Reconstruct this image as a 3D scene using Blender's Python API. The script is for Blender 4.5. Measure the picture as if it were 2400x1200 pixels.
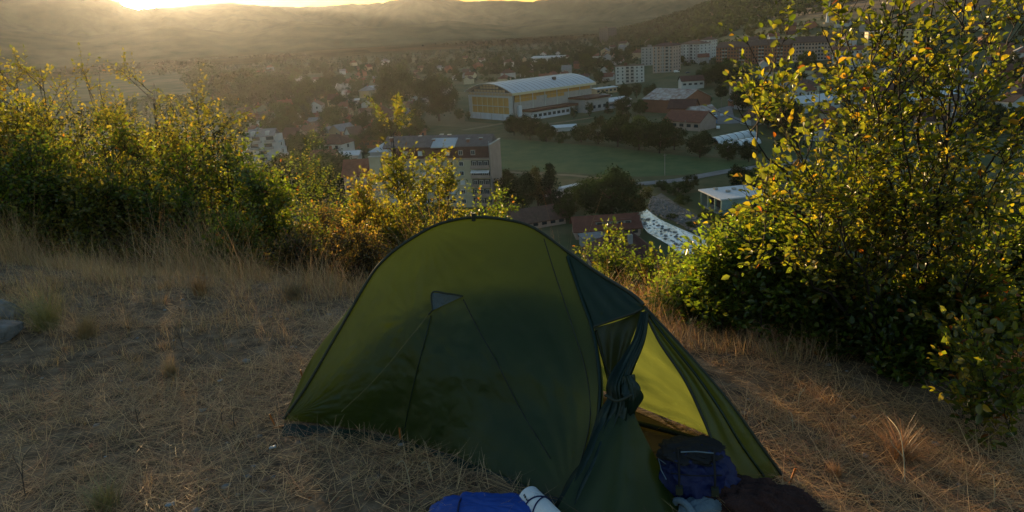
import bpy, bmesh, math, random
import numpy as np
from mathutils import Vector, Matrix, Quaternion

for o in list(bpy.data.objects): bpy.data.objects.remove(o)
SC = bpy.context.scene
COL = SC.collection
rad = math.radians
# ------------------------------------------------------------------ camera
PITCH, ROLL, FPX = rad(17.15), rad(3.5), 1733.0
CF = np.array([0, math.cos(PITCH), -math.sin(PITCH)])
_u0 = np.array([0, math.sin(PITCH), math.cos(PITCH)]); _r0 = np.array([1.0, 0, 0])
CR = math.cos(ROLL)*_r0 - math.sin(ROLL)*_u0
CU = math.sin(ROLL)*_r0 + math.cos(ROLL)*_u0
CPOS = np.array([0, 0, 1.95])
cd = bpy.data.cameras.new('camera'); cam = bpy.data.objects.new('camera', cd); COL.objects.link(cam)
cd.sensor_width = 36; cd.lens = 36*FPX/2400; cd.clip_start = 0.05; cd.clip_end = 60000
cam.matrix_world = Matrix(((CR[0], CU[0], -CF[0], CPOS[0]), (CR[1], CU[1], -CF[1], CPOS[1]), (CR[2], CU[2], -CF[2], CPOS[2]), (0, 0, 0, 1)))
SC.camera = cam
# ------------------------------------------------------------------ sky, sun, exposure
SUN_AZ, SUN_EL = rad(-24.33), rad(3.58)
SUND = Vector((math.sin(SUN_AZ)*math.cos(SUN_EL), math.cos(SUN_AZ)*math.cos(SUN_EL), math.sin(SUN_EL)))
W = bpy.data.worlds.new('World'); SC.world = W; W.use_nodes = True
nt = W.node_tree; nt.nodes.clear()
sky = nt.nodes.new('ShaderNodeTexSky'); sky.sky_type = 'NISHITA'; sky.sun_disc = False
sky.sun_elevation = SUN_EL; sky.sun_rotation = SUN_AZ
sky.altitude = 200; sky.air_density = 1.45; sky.dust_density = 0.4; sky.ozone_density = 2.4
bg = nt.nodes.new('ShaderNodeBackground'); bg.inputs[1].default_value = 0.105
wo = nt.nodes.new('ShaderNodeOutputWorld')
nt.links.new(sky.outputs[0], bg.inputs[0]); nt.links.new(bg.outputs[0], wo.inputs[0])
sl = bpy.data.lights.new('sun_light', 'SUN'); sun = bpy.data.objects.new('sun_light', sl); COL.objects.link(sun)
sl.energy = 3.7; sl.angle = rad(0.53); sl.color = (1.0, 0.68, 0.33)
sun.rotation_euler = SUND.to_track_quat('Z', 'Y').to_euler()
vs = SC.view_settings; vs.view_transform = 'Standard'; vs.look = 'None'; vs.gamma = 1; vs.exposure = 2.0; vs.use_curve_mapping = False
SC.cycles.use_denoising = True
SC.cycles.max_bounces = 8; SC.cycles.transparent_max_bounces = 8; SC.cycles.volume_bounces = 1
SC.cycles.diffuse_bounces = 3; SC.cycles.glossy_bounces = 2; SC.cycles.transmission_bounces = 5

# ------------------------------------------------------------------ helpers
def ray(px, py): return CF + (px-1200)/FPX*CR + (600-py)/FPX*CU
def at_z(px, py, z):
    d = ray(px, py); return CPOS + d*((z-CPOS[2])/d[2])
def at_y(px, py, y):
    d = ray(px, py); return CPOS + d*(y/d[1])
def azel(px, py):
    d = ray(px, py); return math.atan2(d[0], d[1]), math.atan2(d[2], math.hypot(d[0], d[1]))

def tag(o, label=None, cat=None, group=None, kind=None):
    if label: o['label'] = label
    if cat: o['category'] = cat
    if group: o['group'] = group
    if kind: o['kind'] = kind
    return o
def empty(name, loc=(0, 0, 0), rz=0.0):
    o = bpy.data.objects.new(name, None); COL.objects.link(o)
    o.location = loc; o.rotation_euler = (0, 0, rz); o.empty_display_size = 0.1
    return o
def mesh_np(name, V, F, mat=None, col=None, smooth=False):
    """V: (n,3); F: list of (m,k) int arrays"""
    me = bpy.data.meshes.new(name)
    V = np.asarray(V, dtype=np.float32)
    if not isinstance(F, (list, tuple)): F = [F]
    F = [np.asarray(f, dtype=np.int32) for f in F if len(f)]
    nl = sum(f.size for f in F); nf = sum(len(f) for f in F)
    me.vertices.add(len(V)); me.vertices.foreach_set('co', V.ravel())
    me.loops.add(nl); me.polygons.add(nf)
    me.loops.foreach_set('vertex_index', np.concatenate([f.ravel() for f in F]))
    tot = np.concatenate([np.full(len(f), f.shape[1], dtype=np.int32) for f in F])
    st = np.concatenate([[0], np.cumsum(tot)[:-1]]).astype(np.int32)
    me.polygons.foreach_set('loop_start', st)
    try: me.polygons.foreach_set('loop_total', tot)
    except Exception: pass
    if smooth: me.polygons.foreach_set('use_smooth', np.ones(nf, dtype=bool))
    if col is not None:
        a = me.color_attributes.new('col', 'FLOAT_COLOR', 'POINT')
        c = np.ones((len(V), 4), dtype=np.float32); c[:, :3] = col
        a.data.foreach_set('color', c.ravel())
    me.update(calc_edges=True); me.validate()
    if mat: me.materials.append(mat)
    return me
def link(name, me, parent=None, loc=None):
    o = bpy.data.objects.new(name, me); COL.objects.link(o)
    if parent: o.parent = parent
    if loc is not None: o.location = loc
    return o
def obj_np(name, V, F, mat=None, parent=None, col=None, smooth=False):
    return link(name, mesh_np(name, V, F, mat, col, smooth), parent)
def copy_tree(o, parent=None):
    c = o.copy(); COL.objects.link(c); c.parent = parent
    for ch in list(o.children): copy_tree(ch, c)
    return c
class MB:
    """collects polygons, then links them as ONE mesh"""
    def __init__(s): s.v = []; s.f = []
    def poly(s, pts):
        n = len(s.v); s.v += [tuple(p) for p in pts]; s.f.append(tuple(range(n, n+len(pts)))); return s
    def box(s, x0, x1, y0, y1, z0, z1):
        n = len(s.v)
        s.v += [(x0, y0, z0), (x1, y0, z0), (x1, y1, z0), (x0, y1, z0), (x0, y0, z1), (x1, y0, z1), (x1, y1, z1), (x0, y1, z1)]
        s.f += [tuple(n+i for i in q) for q in ((0, 3, 2, 1), (4, 5, 6, 7), (0, 1, 5, 4), (1, 2, 6, 5), (2, 3, 7, 6), (3, 0, 4, 7))]
        return s
    def prism(s, pts, h):
        """closed prism: pts list of 3D, extruded by vector h"""
        n = len(s.v); k = len(pts)
        s.v += [tuple(p) for p in pts] + [tuple(np.asarray(p)+np.asarray(h)) for p in pts]
        s.f.append(tuple(n+i for i in range(k))[::-1]); s.f.append(tuple(n+k+i for i in range(k)))
        for i in range(k): s.f.append((n+i, n+(i+1) % k, n+k+(i+1) % k, n+k+i))
        return s
    def tube(s, pts, r, k=6, cap=True):
        pts = [np.asarray(p, float) for p in pts]; m = len(pts)
        rs = r if hasattr(r, '__len__') else [r]*m
        n = len(s.v); up = np.array([0.123, 0.31, 0.94])
        for i, p in enumerate(pts):
            t = pts[min(i+1, m-1)]-pts[max(i-1, 0)]; t = t/(np.linalg.norm(t)+1e-9)
            a = np.cross(t, up); a /= np.linalg.norm(a)+1e-9; b = np.cross(t, a)
            for j in range(k):
                th = 2*math.pi*j/k; s.v.append(tuple(p+rs[i]*(a*math.cos(th)+b*math.sin(th))))
        for i in range(m-1):
            for j in range(k):
                s.f.append((n+i*k+j, n+i*k+(j+1) % k, n+(i+1)*k+(j+1) % k, n+(i+1)*k+j))
        if cap:
            s.f.append(tuple(n+j for j in range(k))); s.f.append(tuple(n+(m-1)*k+j for j in range(k))[::-1])
        return s
    def mesh(s, name, mat, smooth=False):
        me = bpy.data.meshes.new(name); me.from_pydata(s.v, [], s.f); me.update()
        if smooth: me.polygons.foreach_set('use_smooth', [True]*len(me.polygons))
        if mat: me.materials.append(mat)
        return me
    def build(s, name, mat, parent=None, smooth=False, loc=None): return link(name, s.mesh(name, mat, smooth), parent, loc)

def smooth1(t): t = np.clip(t, 0, 1); return t*t*(3-2*t)
class Noise2:
    def __init__(s, seed):
        r = np.random.RandomState(seed); s.g = r.rand(64, 64)
    def __call__(s, x, y):
        x = np.asarray(x, float); y = np.asarray(y, float)
        xi = np.floor(x).astype(int); yi = np.floor(y).astype(int); u = smooth1(x-xi); v = smooth1(y-yi)
        g = lambda a, b: s.g[a % 64, b % 64]
        return (g(xi, yi)*(1-u)+g(xi+1, yi)*u)*(1-v)+(g(xi, yi+1)*(1-u)+g(xi+1, yi+1)*u)*v - 0.5
    def fbm(s, x, y, n=4):
        return sum(s(x*2**i+7.3*i, y*2**i+3.1*i)*0.5**i for i in range(n))
NZ = Noise2(3); NZ2 = Noise2(11)

# ------------------------------------------------------------------ materials
def new_mat(name):
    m = bpy.data.materials.new(name); m.use_nodes = True
    t = m.node_tree; t.nodes.clear(); out = t.nodes.new('ShaderNodeOutputMaterial')
    return m, t, out
def surf(name, c1, c2=None, scale=4.0, rough=0.8, bump=0.0, bscale=None, spec=0.3, detail=6, coord='Object', metallic=0.0):
    m, t, out = new_mat(name); N = t.nodes; L = t.links
    b = N.new('ShaderNodeBsdfPrincipled'); b.inputs['Roughness'].default_value = rough
    b.inputs['Specular IOR Level'].default_value = spec; b.inputs['Metallic'].default_value = metallic
    L.new(b.outputs[0], out.inputs[0])
    tc = N.new('ShaderNodeTexCoord')
    if c2 is None: c2 = tuple(x*0.72 for x in c1)
    n = N.new('ShaderNodeTexNoise'); n.inputs['Scale'].default_value = scale; n.inputs['Detail'].default_value = detail
    n.inputs['Roughness'].default_value = 0.65
    L.new(tc.outputs[coord], n.inputs['Vector'])
    r = N.new('ShaderNodeValToRGB'); r.color_ramp.elements[0].position = 0.32; r.color_ramp.elements[1].position = 0.68
    r.color_ramp.elements[0].color = (*c2, 1); r.color_ramp.elements[1].color = (*c1, 1)
    L.new(n.outputs[0], r.inputs[0]); L.new(r.outputs[0], b.inputs['Base Color'])
    if bump:
        n2 = N.new('ShaderNodeTexNoise'); n2.inputs['Scale'].default_value = bscale or scale*4; n2.inputs['Detail'].default_value = 5
        L.new(tc.outputs[coord], n2.inputs['Vector'])
        bp = N.new('ShaderNodeBump'); bp.inputs['Strength'].default_value = bump; bp.inputs['Distance'].default_value = 0.02
        L.new(n2.outputs[0], bp.inputs['Height']); L.new(bp.outputs[0], b.inputs['Normal'])
    return m
def leafmat(name, trans=0.55, tr_tint=(1.25, 1.15, 0.55), gloss=0.04, grough=0.4):
    m, t, out = new_mat(name); N = t.nodes; L = t.links
    a = N.new('ShaderNodeAttribute'); a.attribute_name = 'col'
    d = N.new('ShaderNodeBsdfDiffuse'); tr = N.new('ShaderNodeBsdfTranslucent')
    mu = N.new('ShaderNodeMix'); mu.data_type = 'RGBA'; mu.blend_type = 'MULTIPLY'; mu.inputs[0].default_value = 1
    mu.inputs[7].default_value = (*tr_tint, 1)
    L.new(a.outputs[0], d.inputs[0]); L.new(a.outputs[0], mu.inputs[6]); L.new(mu.outputs[2], tr.inputs[0])
    mx = N.new('ShaderNodeMixShader'); mx.inputs[0].default_value = trans
    L.new(d.outputs[0], mx.inputs[1]); L.new(tr.outputs[0], mx.inputs[2])
    g = N.new('ShaderNodeBsdfGlossy'); g.inputs['Roughness'].default_value = grough
    mg = N.new('ShaderNodeMixShader'); mg.inputs[0].default_value = gloss
    L.new(mx.outputs[0], mg.inputs[1]); L.new(g.outputs[0], mg.inputs[2]); L.new(mg.outputs[0], out.inputs[0])
    return m

VZ = -53.0                      # valley floor
CRX = np.array([-400, -60, -30, -8, -5.8, -3.9, -2.0, 0, 1.2, 2.3, 4, 8, 30, 60, 400.])
CRY = np.array([40, 22, 14, 9.2, 8.4, 7.5, 6.8, 6.0, 5.3, 4.9, 4.9, 5.4, 8, 14, 40.])
def hill_r(x, y):               # the wooded hill beyond the town
    a = 158*np.exp(-0.5*((x-800)/300)**2-0.5*((y-1550)/380)**2)
    b = 60*np.exp(-0.5*((x-620)/260)**2-0.5*((y-850)/260)**2)
    return np.maximum(a+b-7, 0)
def terrain(x, y):
    x = np.asarray(x, float); y = np.asarray(y, float)
    c = np.interp(x, CRX, CRY)
    t = y-c
    sp = np.where(t > 20, t, np.log1p(np.exp(np.clip(t*1.5, -40, 40)))/1.5)
    near = 0.10*NZ.fbm(x*0.22, y*0.22, 3) + 0.045*NZ2.fbm(x*0.9, y*0.9, 3) - 0.66*sp + np.clip(-y-2, 0, 60)*0.10
    fl = VZ + 1.2*NZ.fbm(x*0.01, y*0.01, 3)*smooth1((y-700)/600) + hill_r(x, y) + smooth1((y-1300)/2000)*45
    k = 3.0                      # smooth max
    d = np.clip((near-fl)/k, -40, 40)
    return fl + k*np.log1p(np.exp(d))
def tz(x, y): return float(terrain(x, y))
_T = 0.5*1.0125**np.arange(800)
def on_ground(px, py):
    """the point of the ground that lies along a sight line"""
    d = ray(px, py); T = _T
    for _ in range(3):
        P = CPOS+d*T[:, None]; under = P[:, 2] < terrain(P[:, 0], P[:, 1])
        if not under.any(): return P[-1]
        k = int(under.argmax())
        if k == 0: return P[0]
        T = np.linspace(T[k-1], T[k], 12)
    return CPOS+d*T[k if k < len(T) else -1]
# ------------------------------------------------------------------ ground sheet
def mat_ground():
    m, t, out = new_mat('ground'); N = t.nodes; L = t.links
    b = N.new('ShaderNodeBsdfPrincipled'); b.inputs['Roughness'].default_value = 0.95; b.inputs['Specular IOR Level'].default_value = 0.1
    L.new(b.outputs[0], out.inputs[0])
    tc = N.new('ShaderNodeTexCoord')
    def noise(s, d=6):
        n = N.new('ShaderNodeTexNoise'); n.inputs['Scale'].default_value = s; n.inputs['Detail'].default_value = d; n.inputs['Roughness'].default_value = 0.62
        L.new(tc.outputs['Object'], n.inputs['Vector']); return n
    def ramp(src, cols):
        r = N.new('ShaderNodeValToRGB'); e = r.color_ramp.elements
        while len(e) < len(cols): e.new(0.5)
        for i, (p, c) in enumerate(cols): e[i].position = p; e[i].color = (*c, 1)
        L.new(src, r.inputs[0]); return r
    soil = ramp(noise(9).outputs[0], [(0.3, (0.055, 0.037, 0.025)), (0.5, (0.14, 0.095, 0.06)), (0.72, (0.26, 0.185, 0.12))])
    val = ramp(noise(0.016, 8).outputs[0], [(0.3, (0.03, 0.045, 0.02)), (0.45, (0.05, 0.07, 0.028)), (0.58, (0.10, 0.10, 0.05)), (0.7, (0.045, 0.06, 0.025))])
    sx = N.new('ShaderNodeSeparateXYZ'); L.new(tc.outputs['Object'], sx.inputs[0])
    mr = N.new('ShaderNodeMapRange'); mr.inputs[1].default_value = -3.0; mr.inputs[2].default_value = -12.0
    L.new(sx.outputs[2], mr.inputs[0])
    mx = N.new('ShaderNodeMix'); mx.data_type = 'RGBA'
    L.new(mr.outputs[0], mx.inputs[0]); L.new(soil.outputs[0], mx.inputs[6]); L.new(val.outputs[0], mx.inputs[7])
    L.new(mx.outputs[2], b.inputs['Base Color'])
    bp = N.new('ShaderNodeBump'); bp.inputs['Strength'].default_value = 0.6; bp.inputs['Distance'].default_value = 0.03
    L.new(noise(30).outputs[0], bp.inputs['Height']); L.new(bp.outputs[0], b.inputs['Normal'])
    return m
def axis(lims):
    out = []
    for a, b, s in lims: out.append(np.arange(a, b, s))
    return np.concatenate(out)
gx = axis([(-5200, -2000, 400), (-2000, -400, 60), (-400, -60, 12), (-60, -12, 2.0), (-12, 12, 0.24), (12, 60, 2.0), (60, 400, 12), (400, 2000, 40), (2000, 5201, 400)])
gy = axis([(-600, -60, 60), (-60, -4, 4), (-4, 14, 0.24), (14, 60, 1.2), (60, 130, 3), (130, 400, 10), (400, 2600, 35), (2600, 4801, 300)])
GX, GY = np.meshgrid(gx, gy)
def grid_faces(ny, nx):
    i = np.arange(ny*nx).reshape(ny, nx)
    return np.stack([i[:-1, :-1], i[:-1, 1:], i[1:, 1:], i[1:, :-1]], -1).reshape(-1, 4)
ground = obj_np('ground', np.stack([GX, GY, terrain(GX, GY)], -1).reshape(-1, 3), grid_faces(len(gy), len(gx)), mat_ground(), smooth=True)
tag(ground, 'dry hilltop sloping steeply down to the valley floor', kind='structure')

# ------------------------------------------------------------------ far hills
def ridge(name, prof, d_foot, d_crest, d_back, base, seed, rough, mat, label):
    pts = sorted(azel(px, py) for px, py in prof)
    A = np.array([a for a, e in pts]); E = np.array([e for a, e in pts])
    az = np.concatenate([np.linspace(rad(-75), rad(-28), 100), np.linspace(rad(-27.9), rad(16), 360), np.linspace(rad(16.3), rad(70), 40)]); el = np.interp(az, A, E)
    nr = 36; tt = np.linspace(0, 1.35, nr)
    nz = Noise2(seed)
    V = []
    for t in tt:
        D = d_foot+(d_crest-d_foot)*t if t <= 1 else d_crest+(d_back-d_crest)*(t-1)/0.35
        H = CPOS[2]+d_crest*np.tan(el)
        s = smooth1(t) if t <= 1 else 1-0.7*smooth1((t-1)/0.35)
        x = D*np.sin(az); y = D*np.cos(az)
        n = nz.fbm(x*0.003, y*0.003, 5)*rough*2.6*min(1, t)*max(0, 1-t)
        fine = nz.fbm(x*0.035+9, y*0.035, 2)*min(1, t*3)*rough*0.055
        V.append(np.stack([x, y, base+(H-base)*s+n*(1 if t < 1 else 0)+fine*(0.35 if 0.9 < t < 1.2 else 1)], -1))
    V = np.array(V).reshape(-1, 3)
    o = obj_np(name, V, grid_faces(nr, 500), mat, smooth=True)
    return tag(o, label, kind='structure')
hillmat = surf('hill_forest', (0.022, 0.036, 0.016), (0.12, 0.115, 0.06), scale=0.011, rough=1, spec=0.0, detail=9)
far_prof = [(-1500, 60), (-900, 70), (-500, 45), (-200, 14), (-60, -2), (40, -4), (140, -4), (220, 0), (262, 5), (284, 14), (305, 23), (325, 27), (348, 24), (372, 19), (400, 18), (440, 14), (490, 10), (540, 7), (600, 12), (640, 15), (700, 16), (760, 14), (810, 11), (860, 11), (920, 8), (950, 1), (1000, -4), (1050, -1), (1100, 3), (1180, 2), (1260, 6), (1350, 9), (1390, 5), (1420, 1), (1500, -14), (1700, -40), (2100, -60), (2700, -120), (3600, -200)]  # dip under sun added to bare its disc; unseen left end lowered for light
ridge('hills', far_prof, 2500, 3600, 4050, -15, 5, 190, hillmat, 'long hazy ridge under the setting sun')
mid_prof = [(-1500, 60), (-400, 80), (0, 70), (200, 85), (400, 62), (560, 78), (700, 55), (900, 66), (1050, 48), (1200, 62), (1300, 45), (1450, 52), (1700, 20), (2400, 0), (3600, -60)]
ridge('foothills', mid_prof, 1950, 2450, 2800, -25, 8, 45, hillmat, 'lower hazy foothills in front of the long ridge')
# ------------------------------------------------------------------ the valley: field, river, roads
def vg(px, py, dz=0.0):
    p = at_z(px, py, VZ)
    if p[1] > 520 or p[1] < 0: p = on_ground(px, py); return np.array([p[0], p[1], p[2]+dz])
    return np.array([p[0], p[1], VZ+dz])
def ppm(p): return FPX/float((np.asarray(p)-CPOS) @ CF)
def project(p):
    d = np.asarray(p, float)-CPOS; k = d @ CF
    return 1200+FPX*(d @ CR)/k, 600-FPX*(d @ CU)/k
def sheet(name, pix, dz, mat, label, sub=None):
    """a ground sheet from a pixel outline; subdivided and laid on the terrain"""
    P = [vg(*q) for q in pix]
    bm = bmesh.new(); vs_ = [bm.verts.new((p[0], p[1], 0)) for p in P]; bm.faces.new(vs_)
    bmesh.ops.triangulate(bm, faces=bm.faces[:])
    if sub:
        bmesh.ops.subdivide_edges(bm, edges=bm.edges[:], cuts=sub, use_grid_fill=True)
    for v in bm.verts: v.co.z = tz(v.co.x, v.co.y)+dz
    bmesh.ops.recalc_face_normals(bm, faces=bm.faces[:])
    me = bpy.data.meshes.new(name); bm.to_mesh(me); bm.free(); me.materials.append(mat)
    return tag(link(name, me), label, kind='structure')
def strip(name, pix, widths, dz, mat, label):
    P = [vg(*q) for q in pix]; V = []; n = 10
    pts = []; ws = []
    for i in range(len(P)-1):
        for k in range(n): pts.append(P[i]+(P[i+1]-P[i])*k/n); ws.append(widths[i]+(widths[i+1]-widths[i])*k/n)
    pts.append(P[-1]); ws.append(widths[-1])
    for i, p in enumerate(pts):
        t = pts[min(i+1, len(pts)-1)]-pts[max(i-1, 0)]; t = t/np.linalg.norm(t); s = np.array([t[1], -t[0], 0])
        for q in (-0.5, 0.5):
            w = p+s*ws[i]*q; V.append((w[0], w[1], tz(w[0], w[1])+dz))
    return tag(obj_np(name, np.array(V), grid_faces(len(pts), 2)[:, ::-1], mat), label, kind='structure')
M = {}
M['crop'] = surf('crop_field', (0.042, 0.085, 0.030), (0.088, 0.120, 0.046), scale=0.14, rough=0.9, spec=0.1, bump=1.0, bscale=0.8)
M['dirt'] = surf('dirt_track', (0.22, 0.18, 0.12), (0.13, 0.12, 0.07), scale=0.25, rough=1, spec=0.1)
M['asph'] = surf('pale_road', (0.20, 0.20, 0.20), (0.13, 0.13, 0.13), scale=0.15, rough=0.9, spec=0.2)
M['meadow'] = surf('rough_meadow', (0.05, 0.065, 0.025), (0.11, 0.10, 0.05), scale=0.12, rough=1, spec=0.1)
M['plough'] = surf('stubble_field', (0.16, 0.13, 0.075), (0.09, 0.09, 0.045), scale=0.02, rough=1, spec=0.1)
sheet('meadow', [(1000, 282), (1180, 300), (1420, 285), (1640, 345), (1790, 372), (1800, 430), (1480, 470), (1200, 470), (1120, 440), (1130, 330), (1000, 320)], 0.06, M['meadow'], 'rough grass around the green field')
sheet('field', [(1140, 326), (1250, 330), (1420, 345), (1600, 366), (1780, 378), (1740, 397), (1600, 411), (1500, 415), (1330, 406), (1150, 396)], 0.14, M['crop'], 'flat green crop field below the sports hall', sub=3)
strip('dirt_track', [(1100, 396), (1200, 405), (1340, 412), (1420, 420), (1500, 424)], [3, 3, 3, 3, 3], 0.2, M['dirt'], 'pale dirt track along the near edge of the green field')
strip('field_path', [(1085, 306), (1190, 288), (1290, 291), (1390, 276)], [5, 5, 4, 4], 0.2, M['dirt'], 'pale path between the sports hall and the field')
strip('road', [(1270, 462), (1360, 452), (1480, 434), (1590, 424), (1700, 403), (1790, 391), (1900, 375)], [4.5, 5, 5.5, 5.5, 5.5, 6, 6], 0.26, M['asph'], 'pale road curving past the field and the river')
strip('street', [(1720, 290), (1690, 275), (1700, 255), (1760, 240)], [17, 14, 8, 8], 0.2, M['asph'], 'grey yard and street beside the red roofed houses')
strip('hill_road', [(1330, 118), (1370, 136), (1415, 160), (1440, 176)], [10, 9, 8, 8], 0.25, M['dirt'], 'pale dirt road running up behind the white blocks')
sheet('yard', [(1000, 262), (1085, 255), (1090, 285), (1180, 292), (1100, 300), (990, 292)], 0.1, M['plough'], 'trodden yard in front of the sports hall')
far_fields = []
for i, pl in enumerate([[(700, 112), (900, 108), (905, 116), (700, 122)], [(860, 117), (1110, 109), (1115, 114), (870, 123)], [(1130, 103), (1380, 91), (1385, 97), (1135, 109)], [(480, 126), (640, 122), (640, 130), (490, 134)]]):
    sheet('far_field', pl, 1.0, M['plough'], ['pale far field strip below the foothills, left of centre', 'long pale far field strip at the foot of the hills', 'pale far field strip nearest the wooded hill', 'pale far field strip beneath the sun'][i], sub=5)

def mat_water():
    m, t, out = new_mat('river_water'); N = t.nodes; L = t.links
    b = N.new('ShaderNodeBsdfPrincipled'); b.inputs['Roughness'].default_value = 0.12; b.inputs['Specular IOR Level'].default_value = 0.6
    tc = N.new('ShaderNodeTexCoord'); n = N.new('ShaderNodeTexNoise'); n.inputs['Scale'].default_value = 0.55; n.inputs['Detail'].default_value = 8; n.inputs['Distortion'].default_value = 1.2
    mp = N.new('ShaderNodeMapping'); mp.inputs['Scale'].default_value = (1.0, 0.35, 1); mp.inputs['Rotation'].default_value = (0, 0, rad(25))
    L.new(tc.outputs['Object'], mp.inputs[0]); L.new(mp.outputs[0], n.inputs['Vector'])
    r = N.new('ShaderNodeValToRGB'); e = r.color_ramp.elements; e[0].position = 0.40; e[0].color = (0.05, 0.06, 0.06, 1); e[1].position = 0.60; e[1].color = (0.62, 0.66, 0.70, 1)
    L.new(n.outputs[0], r.inputs[0]); L.new(r.outputs[0], b.inputs['Base Color'])
    bp = N.new('ShaderNodeBump'); bp.inputs['Strength'].default_value = 0.6; bp.inputs['Distance'].default_value = 0.25
    L.new(n.outputs[0], bp.inputs['Height']); L.new(bp.outputs[0], b.inputs['Normal']); L.new(b.outputs[0], out.inputs[0])
    return m
M['water'] = mat_water()
sheet('river', [(1516, 492), (1548, 516), (1592, 536), (1640, 556), (1690, 590), (1760, 640), (1700, 670), (1640, 630), (1590, 598), (1565, 574), (1520, 548), (1494, 520), (1496, 500)], 0.16, M['water'], 'white rushing river below the tent', sub=3)
sheet('gravel_bank', [(1529, 464), (1550, 453), (1585, 478), (1632, 504), (1684, 544), (1676, 566), (1638, 548), (1592, 526), (1548, 502), (1526, 486)], 0.10, surf('gravel', (0.17, 0.165, 0.15), (0.055, 0.055, 0.045), scale=0.5, rough=1, spec=0.1, bump=1, bscale=3), 'grey gravel bank beside the river', sub=2)

# pebbles and boulders on the bank and in the rapids: nobody could count them
def stones_mesh(name, pts, sizes, seed, mat):
    r = np.random.RandomState(seed)
    bm = bmesh.new(); bmesh.ops.create_icosphere(bm, subdivisions=1, radius=1)
    bv = np.array([v.co[:] for v in bm.verts]); bf = np.array([[v.index for v in f.verts] for f in bm.faces]); bm.free()
    n = len(pts); V = []
    for p, s in zip(pts, sizes):
        k = bv*(1+0.25*r.randn(len(bv), 1))*np.array([1, r.uniform(0.7, 1.2), r.uniform(0.4, 0.7)])*s
        a = r.uniform(0, 6.28); c, q = math.cos(a), math.sin(a)
        V.append(k @ np.array([[c, q, 0], [-q, c, 0], [0, 0, 1]])+p)
    F = (bf[None]+np.arange(n)[:, None, None]*len(bv)).reshape(-1, 3)
    return obj_np(name, np.concatenate(V), F, mat)
rs = np.random.RandomState(5); pts = []; sz = []
for i in range(750):
    px = rs.uniform(1520, 1690); c = np.interp(px, [1527, 1600, 1690], [478, 508, 565]); py = c+rs.uniform(-20, 22)
    p = vg(px, py, 0.12); pts.append(p); sz.append(rs.uniform(0.12, 0.5)**1.0)
for i in range(60):
    t = rs.rand(); px = 1510+t*120; py = np.interp(px, [1500, 1560, 1640], [512, 548, 592])+rs.uniform(-14, 14)
    pts.append(vg(px, py, 0.15)); sz.append(rs.uniform(0.25, 0.6))
M['stone'] = surf('river_stone', (0.26, 0.25, 0.24), (0.10, 0.10, 0.095), scale=1.5, rough=0.9)
tag(stones_mesh('stones', pts, sz, 3, M['stone']), 'loose grey stones on the river bank and in the rapids', kind='stuff')

# ------------------------------------------------------------------ building kit
def wallm(n, c, k=0.8): return surf('wall_'+n, c, tuple(x*k for x in c), scale=0.35, rough=0.9, spec=0.15, detail=8)
M['w_white'] = wallm('white', (0.50, 0.51, 0.51)); M['w_cream'] = wallm('cream', (0.52, 0.46, 0.32)); M['w_grey'] = wallm('grey', (0.34, 0.34, 0.34))
M['w_brick'] = wallm('brick', (0.27, 0.125, 0.08)); M['w_pink'] = wallm('pink', (0.42, 0.32, 0.27)); M['w_conc'] = wallm('concrete', (0.36, 0.37, 0.35), 0.6)
M['w_tan'] = wallm('tan', (0.40, 0.31, 0.20)); M['w_blue'] = wallm('blue', (0.18, 0.28, 0.46)); M['w_teal'] = wallm('teal', (0.30, 0.42, 0.38), 0.6)
def roofm(n, c, k=0.6, rough=0.85, sc=0.8): return surf('roof_'+n, c, tuple(x*k for x in c), scale=sc, rough=rough, spec=0.2, detail=9, bump=0.4, bscale=3)
M['r_red'] = roofm('red', (0.19, 0.075, 0.05)); M['r_dark'] = roofm('dark', (0.10, 0.048, 0.038)); M['r_brown'] = roofm('brown', (0.13, 0.08, 0.06))
M['r_grey'] = roofm('grey', (0.24, 0.24, 0.25)); M['r_white'] = roofm('white', (0.60, 0.62, 0.64), 0.8); M['r_metal'] = roofm('metal', (0.42, 0.46, 0.50), 0.85, 0.4)
M['r_rust'] = surf('roof_rust', (0.48, 0.45, 0.42), (0.17, 0.08, 0.05), scale=0.35, rough=0.8, detail=9)
M['glass'] = surf('window_glass', (0.025, 0.03, 0.035), (0.05, 0.06, 0.07), scale=0.5, rough=0.15, spec=0.6)
M['frame'] = surf('window_frame', (0.62, 0.62, 0.60), (0.5, 0.5, 0.48), scale=1, rough=0.6)
M['dark'] = surf('dark_trim_and_shade', (0.04, 0.04, 0.04), (0.06, 0.055, 0.05), scale=1)  # near-black for trim; also stands in for the shade of the loggias
M['blind'] = surf('window_blind', (0.66, 0.68, 0.70), (0.5, 0.52, 0.54), scale=1, rough=0.7)
M['brown'] = surf('brown_panel', (0.20, 0.09, 0.06), (0.12, 0.055, 0.04), scale=0.6)
# unit window: frame ring in the x-z plane facing -y, pane behind it
def _ring(t=0.08):
    m = MB(); m.box(-.5, .5, -.06, .02, .5-t, .5).box(-.5, .5, -.06, .02, -.5, -.5+t).box(-.5, -.5+t, -.06, .02, -.5+t, .5-t).box(.5-t, .5, -.06, .02, -.5+t, .5-t).box(-.03, .03, -.05, .02, -.5+t, .5-t)
    return m
WF = _ring().mesh('window', M['frame']); WP = MB().box(-.42, .42, -.03, .01, -.42, .42).mesh('pane', M['glass']); WB = MB().box(-.42, .42, -.035, .01, -.42, .42).mesh('blind', M['blind'])
WS = MB().box(-.5, .5, -.06, .01, -.5, .5).mesh('window', M['glass'])
def window(parent, x, y, z, w, h, rz=0.0, simple=False, blind=False):
    o = link('window', WS if simple else WF, parent); o.location = (x, y, z); o.scale = (w, 1.6, h); o.rotation_euler = (0, 0, rz)
    if not simple: link('blind' if blind else 'pane', WB if blind else WP, o)
    return o
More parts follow.
